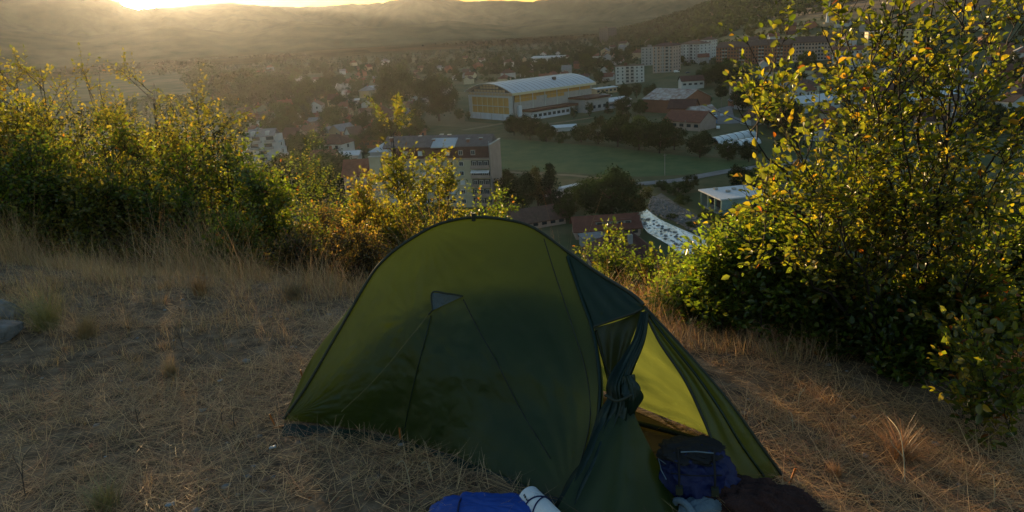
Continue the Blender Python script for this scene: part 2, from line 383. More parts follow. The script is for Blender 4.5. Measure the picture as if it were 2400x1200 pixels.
def gable(m, w, d, z0, z1, ov=0.5, th=0.22, hip=0.0):
    """two roof slabs, ridge along x"""
    for s in (-1, 1):
        y0 = s*(d/2+ov); ze = z0-(z1-z0)*ov/(d/2)
        a = [(-w/2-ov, y0, ze), (w/2+ov, y0, ze), (w/2+ov-hip, 0, z1), (-w/2-ov+hip, 0, z1)]
        if s > 0: a = a[::-1]
        m.prism([(p[0], p[1], p[2]) for p in a], (0, 0, th))
    if hip:
        for s in (-1, 1):
            x0 = s*(w/2+ov); ze = z0-(z1-z0)*ov/(d/2)
            m.prism([(x0, -d/2-ov, ze+.01), (x0, d/2+ov, ze+.01), (x0-s*hip, 0, z1+.01)], (0, 0, th))
    return m
HOUSE_MESH = {}
def house_proto(kind, wallk, roofk):
    key = (kind, wallk, roofk)
    if key in HOUSE_MESH: return HOUSE_MESH[key]
    w, d, h, rh, hip = {0: (9, 8, 3.2, 2.6, 0), 1: (10, 9, 6.0, 2.8, 0), 2: (11, 9, 5.8, 2.8, 4.2), 3: (8, 8, 6.2, 3.4, 0), 4: (14, 8, 3.4, 2.2, 0)}[kind]
    root = empty('house'); COL.objects.unlink(root)
    m = MB().box(-w/2, w/2, -d/2, d/2, -1.5, h)
    if not hip:
        m.prism([(-w/2, -d/2, h+.001), (-w/2, d/2, h+.001), (-w/2, 0, h+rh-.05)], (w, 0, 0))
    parts = [('wall', m.mesh('wall', M[wallk])), ('roof', gable(MB(), w, d, h, h+rh, hip=hip).mesh('roof', M[roofk])),
             ('chimney', MB().box(w*.2, w*.2+.7, .6, 1.3, h+.4*rh, h+rh+0.9).box(w*.2-.08, w*.2+.78, .52, 1.38, h+rh+.9, h+rh+1.02).mesh('chimney', M['w_brick']))]
    HOUSE_MESH[key] = (parts, (w, d, h, rh)); return HOUSE_MESH[key]
THINGS = []      # far things that get their label last: (object, look words, kind word)
def house(loc, rz, kind, wallk, roofk, s=1.0, detail=True):
    parts, (w, d, h, rh) = house_proto(kind, wallk, roofk)
    root = empty('house', loc, rz); root.scale = (s, s, s)
    for n, me in parts: link(n, me, root)
    if detail:
        fl = [1.6] if h < 4 else [1.6, 4.4]
        for z in fl:
            for x in ((-w*.28, w*.05, w*.3) if w > 9 else (-w*.25, w*.25)):
                window(root, x, -d/2-.01, z, 1.2, 1.35, simple=True)
            window(root, w/2+.01, 0, z, 1.1, 1.3, rz=rad(90), simple=True)
            window(root, -w/2-.01, -1.5, z, 1.1, 1.3, rz=rad(-90), simple=True)
    look = {0: 'small gabled', 1: 'tall gabled', 2: 'tall hipped', 3: 'narrow steep-roofed', 4: 'long low'}[kind]
    wn = {'w_white': 'white', 'w_cream': 'cream', 'w_grey': 'grey', 'w_brick': 'brick', 'w_pink': 'pinkish', 'w_tan': 'tan', 'w_blue': 'blue', 'w_conc': 'concrete'}[wallk]
    rn = {'r_red': 'red', 'r_dark': 'dark red', 'r_brown': 'brown', 'r_grey': 'grey', 'r_white': 'white', 'r_rust': 'rusty', 'r_metal': 'metal'}[roofk]
    tag(root, cat='house'); THINGS.append((root, f'{wn} {look} house with {rn} roof', 'house', loc))
    return root
def facade_frame(pl, pr):
    """front-left and front-right ground points -> centre, width, heading"""
    pl = np.asarray(pl); pr = np.asarray(pr); c = (pl+pr)/2; w = float(np.linalg.norm((pr-pl)[:2])); return c, w, math.atan2(pr[1]-pl[1], pr[0]-pl[0])
def block(pl, pr, depth, floors, fh, wallk, label, ncol, roof='flat', roofk='r_grey', balc=(), wsz=(1.3, 1.4), simple=True, name='apartment_block', group=None, stripes=0, roofh=2.6, seed=0, cat='building'):
    c, w, rz = facade_frame(pl, pr); H = floors*fh+0.6
    root = empty(name, (c[0], c[1], c[2]), rz); tag(root, label, cat, group)
    rr = random.Random(seed)
    MB().box(-w/2, w/2, 0, depth, -2, H).build('wall', M[wallk], root)
    if roof == 'flat':
        MB().box(-w/2-.3, w/2+.3, -.3, depth+.3, H, H+.35).box(-w*.2, -w*.2+3, depth*.4, depth*.4+3, H+.36, H+2.6).build('roof', M[roofk], root)
    else:
        o = gable(MB(), w, depth, H, H+roofh, ov=.6, hip=(depth*.45 if roof == 'hip' else 0)).build('roof', M[roofk], root); o.location = (0, depth/2, 0)
        MB().box(w*.2, w*.2+1, depth*.4, depth*.4+1, H+.5, H+roofh+1).build('chimney', M['w_brick'], root)
    for k in range(stripes):
        x = -w/2+(k+.5)*w/stripes; MB().box(x-w/stripes*.12, x+w/stripes*.12, -.16, -.001, 0, H-.4).build('pilaster', M['w_grey'], root)
    for i in range(ncol):
        x = -w/2+(i+.5)*w/ncol
        for f in range(floors):
            z = f*fh+1.9
            if i in balc:
                b = MB().box(x-w/ncol*.42, x+w/ncol*.42, -1.1, -.005, z-1.5, z-1.35).box(x-w/ncol*.42, x+w/ncol*.42, -1.1, -1.02, z-1.34, z-.45).build('balcony', M['w_grey' if wallk != 'w_grey' else 'w_conc'], root)
                window(root, x, -.01, z, w/ncol*.6, 2.0, simple=True)
            else:
                window(root, x, -.01, z, wsz[0], wsz[1], simple=simple, blind=rr.random() < .3)
    ns = max(1, int(depth/4.5))
    for s in (-1, 1):
        for i in range(ns):
            for f in range(floors):
                window(root, s*(w/2+.01), (i+.5)*depth/ns, f*fh+1.9, wsz[0]*.9, wsz[1], rz=rad(90*s), simple=simple)
    return root

# ------------------------------------------------------------------ the mansard apartment building in front of the field
def mansard_block():
    pl, pr = vg(884, 486), vg(1158, 486); c, w, rz = facade_frame(pl, pr); H = 16.2
    M['r_slate'] = roofm('slate', (0.17, 0.145, 0.14)); D = 12.0; b = empty('apartment_block', (c[0], c[1], VZ), rz)
    tag(b, 'cream apartment block with brown mansard roof and chimneys beside the green field', 'building')
    MB().box(-w/2, w/2-.31, 0, D, -1, H).build('wall', M['w_cream'], b)
    MB().box(-w/2-.6, -w/2+3.6, -1.0, -.003, -1, H+.9).build('corner_bay', M['w_cream'], b)
    MB().box(-w/2-.75, -w/2+3.75, -1.15, .4, H+.902, H+1.15).build('coping', M['w_white'], b)
    # lower mansard band, then the shallow grey roof
    x0, x1 = -w/2+3.8, w/2-.32
    MB().prism([(x0, -.35, H+.01), (x0, D+.35, H+.01), (x0, D-1.4, H+3.4), (x0, 1.4, H+3.4)], (x1-x0, 0, 0)).build('mansard', M['r_dark'], b)
    MB().prism([(x0-.1, .9, H+3.42), (x0-.1, D-.9, H+3.42), (x0-.1, D/2, H+6.6)], (x1-x0+.2, 0, 0)).build('roof', M['r_slate'], b)
    MB().box(-w/2-.5, -w/2+6.5, .2, D, H+.01, H+2.4).build('attic', M['w_grey'], b)
    o = MB(); a = [(-w/2-1.0, -.4, H+2.42), (-w/2+7, -.4, H+2.42), (-w/2+7, D+.4, H+2.42), (-w/2-1.0, D+.4, H+2.42)]; ap = (-w/2+3, D/2, H+4.9)
    for i in range(4): o.poly([a[i], a[(i+1) % 4], ap])
    o.poly(a[::-1]); o.build('corner_roof', M['r_metal'], b)
    MB().box(w/2-.3, w/2+.05, -.6, D+.3, -1, H+4.0).build('end_wall', M['w_pink'], b)
    MB().box(w/2-.42, w/2+.2, -.75, D+.4, H+4.002, H+4.25).build('coping', M['w_white'], b)
    MB().box(-w/2+4, w/2-.35, -.28, -.003, H-.55, H-.05).build('cornice', M['w_pink'], b)
    for x, y, hh in ((-w/2+6, 4, 6.3), (-w/2+15.5, 6, 6.4), (-w/2+21, 3.5, 5.6), (2.2, 7, 6.6), (5.2, 6, 6.6), (w/2-8, 3, 5.5), (w/2-4, 4, 5.6)):
        ch = MB().box(x-.45, x+.45, y-.4, y+.4, H+2.6, H+hh).build('chimney', M['w_brick'], b)
        MB().box(x-.6, x+.6, y-.55, y+.55, H+hh+.003, H+hh+.2).build('chimney_cap', M['w_white'], ch)
    # dormers with white blinds in the brown band
    for x in (-w/2+7, -w/2+12, -8.0, -3.2, 6.0, 10.5, 14.6):
        d = MB().box(x-.85, x+.85, -.05, 1.9, H+.75, H+2.55).build('dormer', M['brown'], b)
        window(b, x, -.06, H+1.65, 1.4, 1.5, blind=x < 8)
    dr = MB().prism([(0.5, .2, H+3.3), (8.5, .2, H+3.3), (8.5, 4.5, H+5.6), (.5, 4.5, H+5.6)], (0, 0, .25)).build('roof_terrace', M['r_metal'], b)
    MB().box(1.0, 8.2, 5.5, 6.0, H+4.8, H+6.2).build('parapet', M['w_pink'], b)
    # facade: five storeys; right-hand balcony stack
    for f in range(5):
        z = f*3.05+2.1
        for i, x in enumerate((-w/2+6.3, -w/2+10, -w/2+14.2, -w/2+18, -1.5, 2.2, 6.6, 10.4)):
            window(b, x, -.01, z, 1.5 if i % 3 else 2.3, 1.45, blind=(i*7+f*3) % 5 == 0)
        xb0, xb1 = w/2-6.6, w/2-.6
        MB().box(xb0, xb1, -.06, -.002, z-1.15, z+1.05).build('loggia_shade', M['dark'], b)  # flat dark sheet; the shade of a recessed loggia is in its colour
        MB().box(xb0-.1, xb1+.1, -1.15, -.061, z-1.45, z-1.25).box(xb0-.1, xb1+.1, -1.15, -1.05, z-1.249, z-.4).build('balcony', M['w_pink'], b)
        for k in range(3): window(b, xb0+1.1+k*1.9, -.07, z-.05, 1.3, 1.7)
        if f == 3:
            MB().prism([(xb0-.1, -.08, z+1.0), (xb1, -.08, z+1.0), (xb1, -1.5, z+.2), (xb0-.1, -1.5, z+.2)], (0, 0, .06)).build('awning', M['blind'], b)
        if f in (2, 3, 4): MB().box(-9.6, -6.2, -.9, -.002, z-1.45, z-.5).build('balcony', M['w_pink'], b)
    MB().tube([(w/2-.15, -.9, -1), (w/2-.15, -.9, H+5.3)], .09).build('drainpipe', M['w_grey'], b)
    return b
mansard_block()

# ------------------------------------------------------------------ the sports hall
def sports_hall():
    Cn = vg(1204, 284); th = rad(40); wg, ls, H, rise = 43.0, 70.0, 16.5, 5.6
    h = empty('sports_hall', (Cn[0], Cn[1], VZ), th)
    tag(h, 'big sports hall with pale barrel roof and yellow panels behind the field', 'building')
    # local axes: x along the long side (to the right), y along the gable (away); the gable faces -x, the long side -y
    M['panel'] = surf('yellow_panel', (0.46, 0.27, 0.07), (0.34, 0.20, 0.06), scale=0.4, rough=0.7); M['steel'] = surf('steel_frame', (0.42, 0.45, 0.47), (0.34, 0.36, 0.38), scale=0.5, rough=0.6)
    M['fascia'] = surf('cream_fascia', (0.55, 0.50, 0.33), (0.44, 0.40, 0.27), scale=0.3); M['bluewhite'] = surf('bluewhite_wall', (0.52, 0.58, 0.66), (0.40, 0.45, 0.52), scale=0.2)
    n = 24
    def arc(t, off=0): return H+off+rise*(1-(2*t-1)**2)
    prof = [(t*wg, arc(t)) for t in np.linspace(0, 1, n+1)]
    m = MB().box(0, ls, 0, wg, -1, H)
    m.prism([(0.0, y, z-.05) for y, z in prof] , (ls, 0, 0)); m.build('wall', M['w_grey'], h)
    r = MB()
    ext = [(-2.2+t*(wg+4.4), arc(t, .15)) for t in np.linspace(0, 1, n+1)]
    for i in range(n):
        (y0, z0), (y1, z1) = ext[i], ext[i+1]
        r.prism([(-1.8, y0, z0), (-1.8, y1, z1), (ls+1.8, y1, z1), (ls+1.8, y0, z0)][::-1], (0, 0, .35))
    r.build('roof', M['r_metal'], h)
    for k in range(1, 18):
        seam = MB()
        for i in range(n):
            (y0, z0), (y1, z1) = ext[i], ext[i+1]; x = -1.8+k*(ls+3.6)/18
            seam.prism([(x-.09, y0, z0+.36), (x-.09, y1, z1+.36), (x+.09, y1, z1+.36), (x+.09, y0, z0+.36)][::-1], (0, 0, .12))
        seam.build('roof_seam', M['r_grey'], h)
    MB().box(-1.8, ls+1.8, -2.5, -2.21, H-1.0, H+.5).build('fascia', M['fascia'], h)
    MB().box(ls*.62, ls*.62+2, 8, 10, H+3, H+6.2).build('roof_vent', M['dark'], h)
    # gable: grid of small panes in the arch
    dk = MB().prism([(-.25, y, z-.5) for y, z in prof[1:-1]][::-1]+[(-.25, prof[1][0], H-.4), (-.25, prof[-2][0], H-.4)][0:0], (.2, 0, 0)).build('gable_glazing', M['dark'], h)
    rows = [(H-1.6, 1.7), (H+.4, 1.7), (H+2.4, 1.6), (H+4.0, 1.0)]
    pm = MB().box(-.06, .04, -.5, .5, -.5, .5).mesh('gable_pane', M['w_tan'])
    for z, hh in rows:
        for i in range(14):
            y = (i+.5)*wg/14
            if arc(y/wg) > z+hh+.3:
                o = link('gable_pane', pm, h); o.location = (-.32, y, z+hh/2); o.scale = (1, wg/14*.82, hh*.84)
    MB().box(-.55, -.06, 0, wg, H-2.6, H-1.75).build('girder', M['steel'], h)
    for y0, y1 in ((0, 3.2), (wg-3.2, wg)): MB().box(-.5, -.003, y0, y1, -1, H-2.62).build('corner_pier', M['steel'], h)
    yp = MB().box(-.06, .05, -.5, .5, -.5, .5).mesh('yellow_panel', M['panel'])
    for i in range(7):
        y = 3.3+(i+.5)*(wg-6.6)/7
        for z0, z1 in ((8.6, H-2.8), (4.0, 8.2)):
            o = link('yellow_panel', yp, h); o.location = (-.12, y, (z0+z1)/2); o.scale = (1, (wg-6.6)/7-.35, z1-z0)
    for i in range(8):
        y = 3.3+i*(wg-6.6)/7; MB().box(-.4, -.01, y-.14, y+.14, 3.9, H-2.63).build('mullion', M['fascia'], h)
    MB().box(-.42, -.01, 3.3, wg-3.3, 8.22, 8.58).build('transom', M['steel'], h)
    MB().box(-.6, -.004, 3.2, wg-3.2, -1, 3.85).build('plinth', M['bluewhite'], h)
    for i in range(3):
        y = 9+i*11.0; MB().box(-.68, -.61, y, y+.5, 0, 3.7).build('door_post', M['w_grey'], h)
    # long side: high band of yellow panels, some lost; grey wall; low annex with dark roof
    rr = random.Random(4); sp = MB().box(-.5, .5, -.08, .04, -.5, .5).mesh('side_panel', M['panel'])
    nc = 22
    for i in range(nc):
        x = 1.5+(i+.5)*(ls-3)/nc
        for j, z in enumerate((H-2.2, H-4.4)):
            if j == 0 or rr.random() < (0.55 if i < 14 else 0.15):
                o = link('side_panel', sp, h); o.location = (x, -.06, z); o.scale = ((ls-3)/nc*.93, 1, 2.05)
    for i in range(6):
        x = 6+i*10.5; MB().box(x-.25, x+.25, -.35, -.002, 5.0, H-1.1).build('side_pier', M['steel'], h)
    a = MB().box(8, 46, -8, -.01, -1, 4.8).build('annex', M['bluewhite'], h)
    MB().box(7, 47.5, -9.2, -.02, 4.81, 6.2).build('annex_roof', M['r_dark'], h)
    for i in range(9): window(h, 11+i*4, -8.01, 2.4, 2.6, 1.8, simple=True)
    MB().box(48, 70, -15, -.03, -1, 8.2).build('annex', M['w_grey'], h)
    MB().box(47.6, 71, -16, -.02, 8.21, 9.4).build('annex_roof', M['r_dark'], h)
    for i in range(4): window(h, 51+i*5, -15.01, 3, 2.6, 2.0, simple=True)
    MB().box(3.0, 5.4, -2.2, -.4, 2, 9).build('duct_box', M['bluewhite'], h)
    MB().tube([(1.2, -.6, H-1.5), (.2, -.5, 9), (.2, -.5, 0)], .25).build('drainpipe', M['dark'], h)
    return h
sports_hall()

# ------------------------------------------------------------------ named buildings
def box_hall(name, pl, pr, depth, h, wallk, roofk, label, rh=2.5, nwin=6, cat='building', hip=0, strip_win=False, rz=None, group=None, wz=None):
    c, w, rz0 = facade_frame(pl, pr); b = empty(name, tuple(c), rz0); tag(b, label, cat, group)
    m = MB().box(-w/2, w/2, 0, depth, -2, h)
    if rh and not hip: m.prism([(-w/2, 0, h+.001), (-w/2, depth, h+.001), (-w/2, depth/2, h+rh-.05)], (w, 0, 0))
    m.build('wall', M[wallk], b)
    if rh:
        o = gable(MB(), w, depth, h, h+rh, ov=.7, hip=hip).build('roof', M[roofk], b); o.location = (0, depth/2, 0)
    else:
        MB().box(-w/2-.3, w/2+.3, -.3, depth+.3, h, h+.3).build('roof', M[roofk], b)
    for i in range(nwin):
        window(b, -w/2+(i+.5)*w/nwin, -.01, wz or h*.55, w/nwin*.55, min(1.5, h*.4), simple=True)
    return b
# long red roof at the foot of the hill, with its strip dormer
b = box_hall('long_house', vg(1350, 562), vg(1500, 552), 8.5, 2.5, 'w_pink', 'r_red', 'long low house with orange tiled roof and strip dormer on the river bank', rh=2.6, nwin=7, cat='house')
MB().box(-3, 6.5, 1.2, 3.6, 2.8, 4.2).build('dormer', M['w_grey'], b); MB().box(-3.3, 6.8, .9, 3.8, 4.202, 4.4).build('dormer_roof', M['r_red'], b)
for k in range(5): window(b, -2+k*1.9, 1.19, 3.5, 1.3, .8, simple=True)
box_hall('lean_to', vg(1368, 585), vg(1420, 580), 5, 2.6, 'w_grey', 'r_grey', 'small grey roofed lean-to below the long orange roof', rh=0, nwin=2, cat='shed')
b = box_hall('house', vg(1395, 642), vg(1545, 628), 12, 3.0, 'w_pink', 'r_dark', 'large dark red hipped house below the tent by the river', rh=4.4, nwin=6, cat='house', hip=5.5)
MB().box(1.2, 2.2, 3, 4, 4, 7.6).build('chimney', M['w_grey'], b)
box_hall('long_house', vg(1205, 544), vg(1326, 524), 9, 2.2, 'w_pink', 'r_brown', 'long dull brown roof just behind the tent top', rh=2.8, nwin=6, cat='house')
b = box_hall('house', vg(812, 470), vg(890, 466), 10, 9.0, 'w_pink', 'r_red', 'dark red roofed house tucked left of the mansard block', rh=4.5, nwin=4, cat='house', wz=4)
for k in range(4): window(b, -4.5+k*3, -.01, 7.2, 1.4, 1.4, blind=k % 2 == 0)
box_hall('warehouse', vg(718, 356), vg(890, 346), 12, 4.2, 'w_brick', 'r_brown', 'long low brick building with brown roof left of the mansard block', rh=2.4, nwin=9)
b = box_hall('house', vg(795, 392), vg(842, 389), 9, 5, 'w_grey', 'r_white', 'grey house with a pale roof between trees left of the mansard block', rh=1.2, nwin=3, cat='house')
# concrete ruin by the river
def ruin():
    pl, pr = vg(1642, 482), vg(1690, 506); pr2 = vg(1775, 486)
    c = pl; d1 = (pr-pl)[:2]; w1 = float(np.linalg.norm(d1)); rz = math.atan2(d1[1], d1[0]); L = float(np.linalg.norm((pr2-pr)[:2]))
    b = empty('concrete_shed', (pl[0], pl[1], VZ), rz); tag(b, 'derelict concrete shed with flat pale roof beside the river', 'shed')
    MB().box(0, w1, 0, L, -1, .4).build('floor', M['w_conc'], b)
    for x in (0.2, w1*.36, w1*.68, w1-.2): MB().box(x-.2, x+.2, 0, .5, .401, 4.6).build('column', M['w_teal'], b)
    MB().box(w1-.4, w1, .501, L, .401, 4.6).build('side_wall', M['w_teal'], b); MB().box(0, .4, .501, L, .401, 4.6).build('side_wall', M['w_teal'], b)
    MB().box(.41, w1-.41, 3.2, 3.5, .401, 4.6).build('back_wall', M['dark'], b)
    r = MB().box(-.5, w1+.5, -.6, L+.5, 4.602, 5.0).build('roof', M['r_white'], b)
    for x, y in ((1.5, 3.2), (3.8, 8), (6, 5)): MB().box(x, x+1.2, y, y+1.0, 5.002, 5.6).build('roof_box', M['w_conc'], r)
    MB().box(-1.8, -1.5, 1, 4.5, -1, 4.0).build('panel', M['w_teal'], b)
ruin()
# white terraced block at left
def terraced():
    pl, pr = vg(572, 402), vg(668, 396); c, w, rz = facade_frame(pl, pr); b = empty('apartment_block', tuple(c), rz)
    tag(b, 'white terraced apartment block with stepped balconies behind the left bushes', 'building')
    for f in range(5):
        z = f*3.0; y0 = f*.6; MB().box(-w/2+(0.9*f if f > 2 else 0), w/2-f*.5, y0, 11, z+.002*f, z+3.0).build('storey', M['w_white'], b)
        for k in range(3):
            x = -w/2+1.0+k*w/3+(.9*f if f > 2 else 0)
            if x+w/3 > w/2-f*.5+1: continue
            MB().box(x, x+w/3-1.6, y0-1.2, y0-.003, z+.1, z+1.1).build('balcony', M['w_grey'], b)
            window(b, x+w/6-.8, y0-.01, z+1.9, w/3*.55, 1.5, simple=True)
    r = MB(); gable(r, w*.62, 8, 15.0, 17.6); r.build('roof', M['r_grey'], b).location = (0, 6.5, 0)
    for k in range(4):
        window(b, w/2-.5*k+.01, 3+k*.8, k*3+1.8, 1.2, 1.4, rz=rad(90), simple=True)
    for s in (-.2, .15): MB().box(w*s-.8, w*s+.8, 2.6, 5, 15.1, 17.0).build('dormer', M['w_white'], b)
terraced()
# the tall blocks at right
block(vg(1443, 199), vg(1510, 192), 14, 5, 2.9, 'w_white', 'white slab block with grey end wall right of the sports hall', 6, balc=(2, 3), name='apartment_block', roofk='r_dark', seed=1)
block(vg(1530, 172), vg(1577, 169), 16, 8, 3.0, 'w_pink', 'tall pinkish tower block with vertical ribs beside the white blocks', 5, balc=(2, 3), roof='hip', roofk='r_dark', stripes=3, seed=2)
block(vg(1503, 155), vg(1529, 153), 14, 6, 3.0, 'w_grey', 'grey block half hidden left of the ribbed tower block', 3, roofk='r_grey', seed=3)
block(vg(1592, 149), vg(1640, 147), 16, 6, 3.0, 'w_white', 'white tower block with dark balcony column right of the ribbed tower', 6, balc=(3,), roof='hip', roofk='r_brown', stripes=3, seed=4)
block(vg(1640, 139), vg(1668, 136), 14, 6, 3.0, 'w_white', 'narrow white block just right of the white tower', 3, roof='hip', roofk='r_brown', seed=5)
for i, (a, c, y0, y1, k, lb) in enumerate([(1678, 1760, 154, 149, 'w_brick', 'long brick slab block nearest the white towers'), (1762, 1850, 150, 146, 'w_brick', 'middle brick slab block behind the yellow-leaved shrub'), (1856, 1945, 146, 140, 'w_pink', 'pinkish slab block right of the brick slabs')]):
    block(vg(a, y0), vg(c, y1), 15, 5, 3.0, k, lb, 12, balc=(2, 3, 8, 9), roof='gable', roofk='r_brown', roofh=4.5, seed=6+i)
block(vg(2030, 146), vg(2140, 134), 15, 7, 3.0, 'w_cream', 'cream block with blank end seen through the right shrub', 9, balc=(1, 5), roofk='r_grey', seed=12)
block(vg(1950, 168), vg(2022, 162), 14, 5, 2.9, 'w_white', 'low white block left of the cream block', 7, balc=(3,), roof='gable', roofk='r_red', seed=13)
M['w_silhouette'] = wallm('silhouette', (.08, .08, .085))  # unlit silhouette look of the far tower is put into its wall colour
block(vg(1405, 99), vg(1425, 98), 18, 8, 3.2, 'w_silhouette', 'lone dark tower far out on the plain', 4, roofk='r_dark', seed=14)
# red brick warehouse with a rusty roof, the houses round the yard
b = box_hall('warehouse', vg(1508, 262), vg(1600, 268), 26, 8.0, 'w_brick', 'r_rust', 'brick warehouse with patchy rusty white roof right of the sports hall', rh=5.2, nwin=0)
box_hall('house', vg(1556, 302), vg(1640, 308), 14, 4.6, 'w_pink', 'r_red', 'red roofed house in front of the rusty warehouse', rh=4.4, nwin=5, cat='house')
box_hall('house', vg(1566, 276), vg(1626, 276), 12, 5.6, 'w_brick', 'r_dark', 'dark red gabled house between warehouse and red roofed house', rh=4.2, nwin=3, cat='house')
box_hall('house', vg(1630, 288), vg(1680, 282), 11, 5.0, 'w_white', 'r_rust', 'white house with faded pink roof beside the street', rh=3.0, nwin=3, cat='house')
box_hall('kiosk', vg(1658, 292), vg(1680, 288), 5, 3.6, 'w_blue', 'r_white', 'blue kiosk at the edge of the grey yard', rh=0, nwin=2, cat='kiosk')
box_hall('house', vg(1598, 212), vg(1650, 206), 12, 6.6, 'w_white', 'r_dark', 'white house with dark red roof under the white towers', rh=3.4, nwin=4, cat='house', wz=4)
box_hall('shed', vg(1393, 246), vg(1432, 240), 14, 5, 'w_pink', 'r_white', 'white roofed shed adjoining the right end of the sports hall', rh=.6, nwin=2, cat='shed')
box_hall('shed', vg(1424, 256), vg(1478, 248), 12, 4.6, 'w_grey', 'r_white', 'low shed with broad white roof right of the sports hall', rh=1.6, nwin=3, cat='shed')
box_hall('shed', vg(1398, 222), vg(1446, 216), 10, 4.2, 'w_tan', 'r_white', 'long tan shed with white roof behind the sports hall end', rh=.5, nwin=5, cat='shed')
box_hall('shed', vg(1245, 146), vg(1320, 140), 18, 5.5, 'w_white', 'r_white', 'long white industrial shed far behind the sports hall', rh=2, nwin=6, cat='shed')
for i, (a, bb, c, d) in enumerate([(1780, 262, 1860, 252), (1870, 268, 1970, 254), (2130, 262, 2260, 240)]):
    box_hall('shed', vg(a, bb), vg(c, d), 22, 5.5, 'w_white', 'r_metal', ['white walled metal shed at the left edge of the right shrub', 'broad grey metal shed behind the middle of the right shrub', 'long pale metal shed behind the top right of the shrub'][i], rh=2.4, nwin=5, cat='shed')
box_hall('shed', vg(775, 248), vg(842, 243), 9, 3.2, 'w_grey', 'r_metal', 'low grey shed under the smoke', rh=.8, nwin=3, cat='shed')
box_hall('shed', vg(862, 216), vg(888, 214), 8, 4.2, 'w_white', 'r_metal', 'white shed with bluish roof left of the big dark tree', rh=1.6, nwin=2, cat='shed')
b = box_hall('container', vg(966, 262), vg(1006, 258), 6, 4.2, 'w_blue', 'r_metal', 'blue container shed in the yard left of the sports hall', rh=0, nwin=0, cat='shed')
MB().box(-2, 3, 1, 4, 4.31, 5.2).build('roof_load', M['w_white'], b)
# poly tunnels
M['poly'] = surf('polythene', (0.62, 0.66, 0.68), (0.45, 0.48, 0.50), scale=0.6, rough=0.35, spec=0.5)
def tunnel(px0, py0, px1, py1, r, label):
    a, b_ = vg(px0, py0), vg(px1, py1); d = b_-a; L = float(np.linalg.norm(d)); e = empty('poly_tunnel', tuple(a), math.atan2(d[1], d[0])); tag(e, label, 'greenhouse', 'poly tunnels by the yard')
    m = MB(); n = 10
    for i in range(n):
        t0, t1 = math.pi*i/n, math.pi*(i+1)/n
        m.prism([(0, r*math.cos(t0), r*.8*math.sin(t0)), (0, r*math.cos(t1), r*.8*math.sin(t1)), (L, r*math.cos(t1), r*.8*math.sin(t1)), (L, r*math.cos(t0), r*.8*math.sin(t0))], (0, 0, .05))
    m.build('cover', M['poly'], e, smooth=False)
    for k in range(7):
        MB().tube([(k*L/6, (r+.06)*math.cos(t), (r*.8+.1)*math.sin(t)) for t in np.linspace(0, math.pi, 13)], .11, 5).build('hoop', M['dark'], e)
tunnel(1668, 338, 1760, 318, 3.6, 'nearer white poly tunnel beside the yard')
tunnel(1690, 352, 1770, 334, 3.2, 'second white poly tunnel in front of the longer one')
b = box_hall('tarped_stack', vg(1290, 310), vg(1350, 306), 6, 2.2, 'w_white', 'r_white', 'white tarpaulin covered stack among the field-edge trees', rh=.9, nwin=0, cat='stack')

# ------------------------------------------------------------------ vehicles
M['tyre'] = surf('tyre', (0.02, 0.02, 0.02)); M['rim'] = surf('rim', (0.4, 0.4, 0.4), rough=0.4)
def car(p, rz, paint, label, van=False):
    c = empty('van' if van else 'car', tuple(p), rz); tag(c, label, 'van' if van else 'car', 'vehicles parked by the yard')
    col = {'white': (0.75, 0.76, 0.78), 'silver': (0.5, 0.52, 0.54), 'dark': (0.05, 0.06, 0.09), 'blue': (0.08, 0.15, 0.35)}[paint]
    k = 'paint_'+paint
    if k not in M: M[k] = surf(k, col, tuple(x*.9 for x in col), scale=.5, rough=0.3, spec=0.6)
    side = [(-2.1, .35), (2.1, .35), (2.15, .8), (1.3, .98), (.75, 1.45), (-1.2, 1.5), (-1.95, 1.0), (-2.15, .9)] if not van else [(-2.5, .4), (2.5, .4), (2.5, 1.1), (2.0, 1.3), (1.5, 2.2), (-2.5, 2.25)]
    MB().prism([(x, -.85, z) for x, z in side], (0, 1.7, 0)).build('body', M[k], c)
    gl = [(1.2, 1.0), (.72, 1.4), (-1.15, 1.44), (-1.8, 1.02)] if not van else [(1.95, 1.35), (1.5, 2.05), (.7, 2.05), (.7, 1.35)]
    for s in (-.861, .851): MB().prism([(x, s, z) for x, z in gl], (0, .01, 0)).build('side_glass', M['glass'], c)
    x0 = side[3][0]
    MB().prism([(side[3][0]+.012, -.72, side[3][1]+.05), (side[3][0]+.012, .72, side[3][1]+.05), (side[4][0]+.03, .66, side[4][1]-.07), (side[4][0]+.03, -.66, side[4][1]-.07)], (.02, 0, .01)).build('windscreen', M['glass'], c)
    for x in (-1.35, 1.35):
        for y in (-.88, .70):
            w = MB().tube([(x, y, .33), (x, y+.18, .33)], .33, 14).build('wheel', M['tyre'], c); MB().tube([(x, y-.012, .33), (x, y+.192, .33)], .18, 10).build('rim', M['rim'], w)
    for y in (-.7, .45): MB().box(2.13, 2.18, y, y+.25, .6, .75).build('headlight', M['frame'], c)
    return c
car(vg(1683, 302), rad(75), 'white', 'white hatchback standing in the grey yard below the blue kiosk')
car(vg(1692, 273), rad(70), 'silver', 'silver car parked farther up the street')
car(vg(1658, 293), rad(5), 'silver', 'silver car parked against the pink roofed house')
car(vg(1586, 170), rad(10), 'white', 'white van parked under the white tower block', van=True)
car(vg(1612, 172), rad(15), 'dark', 'dark car parked right of the white van')
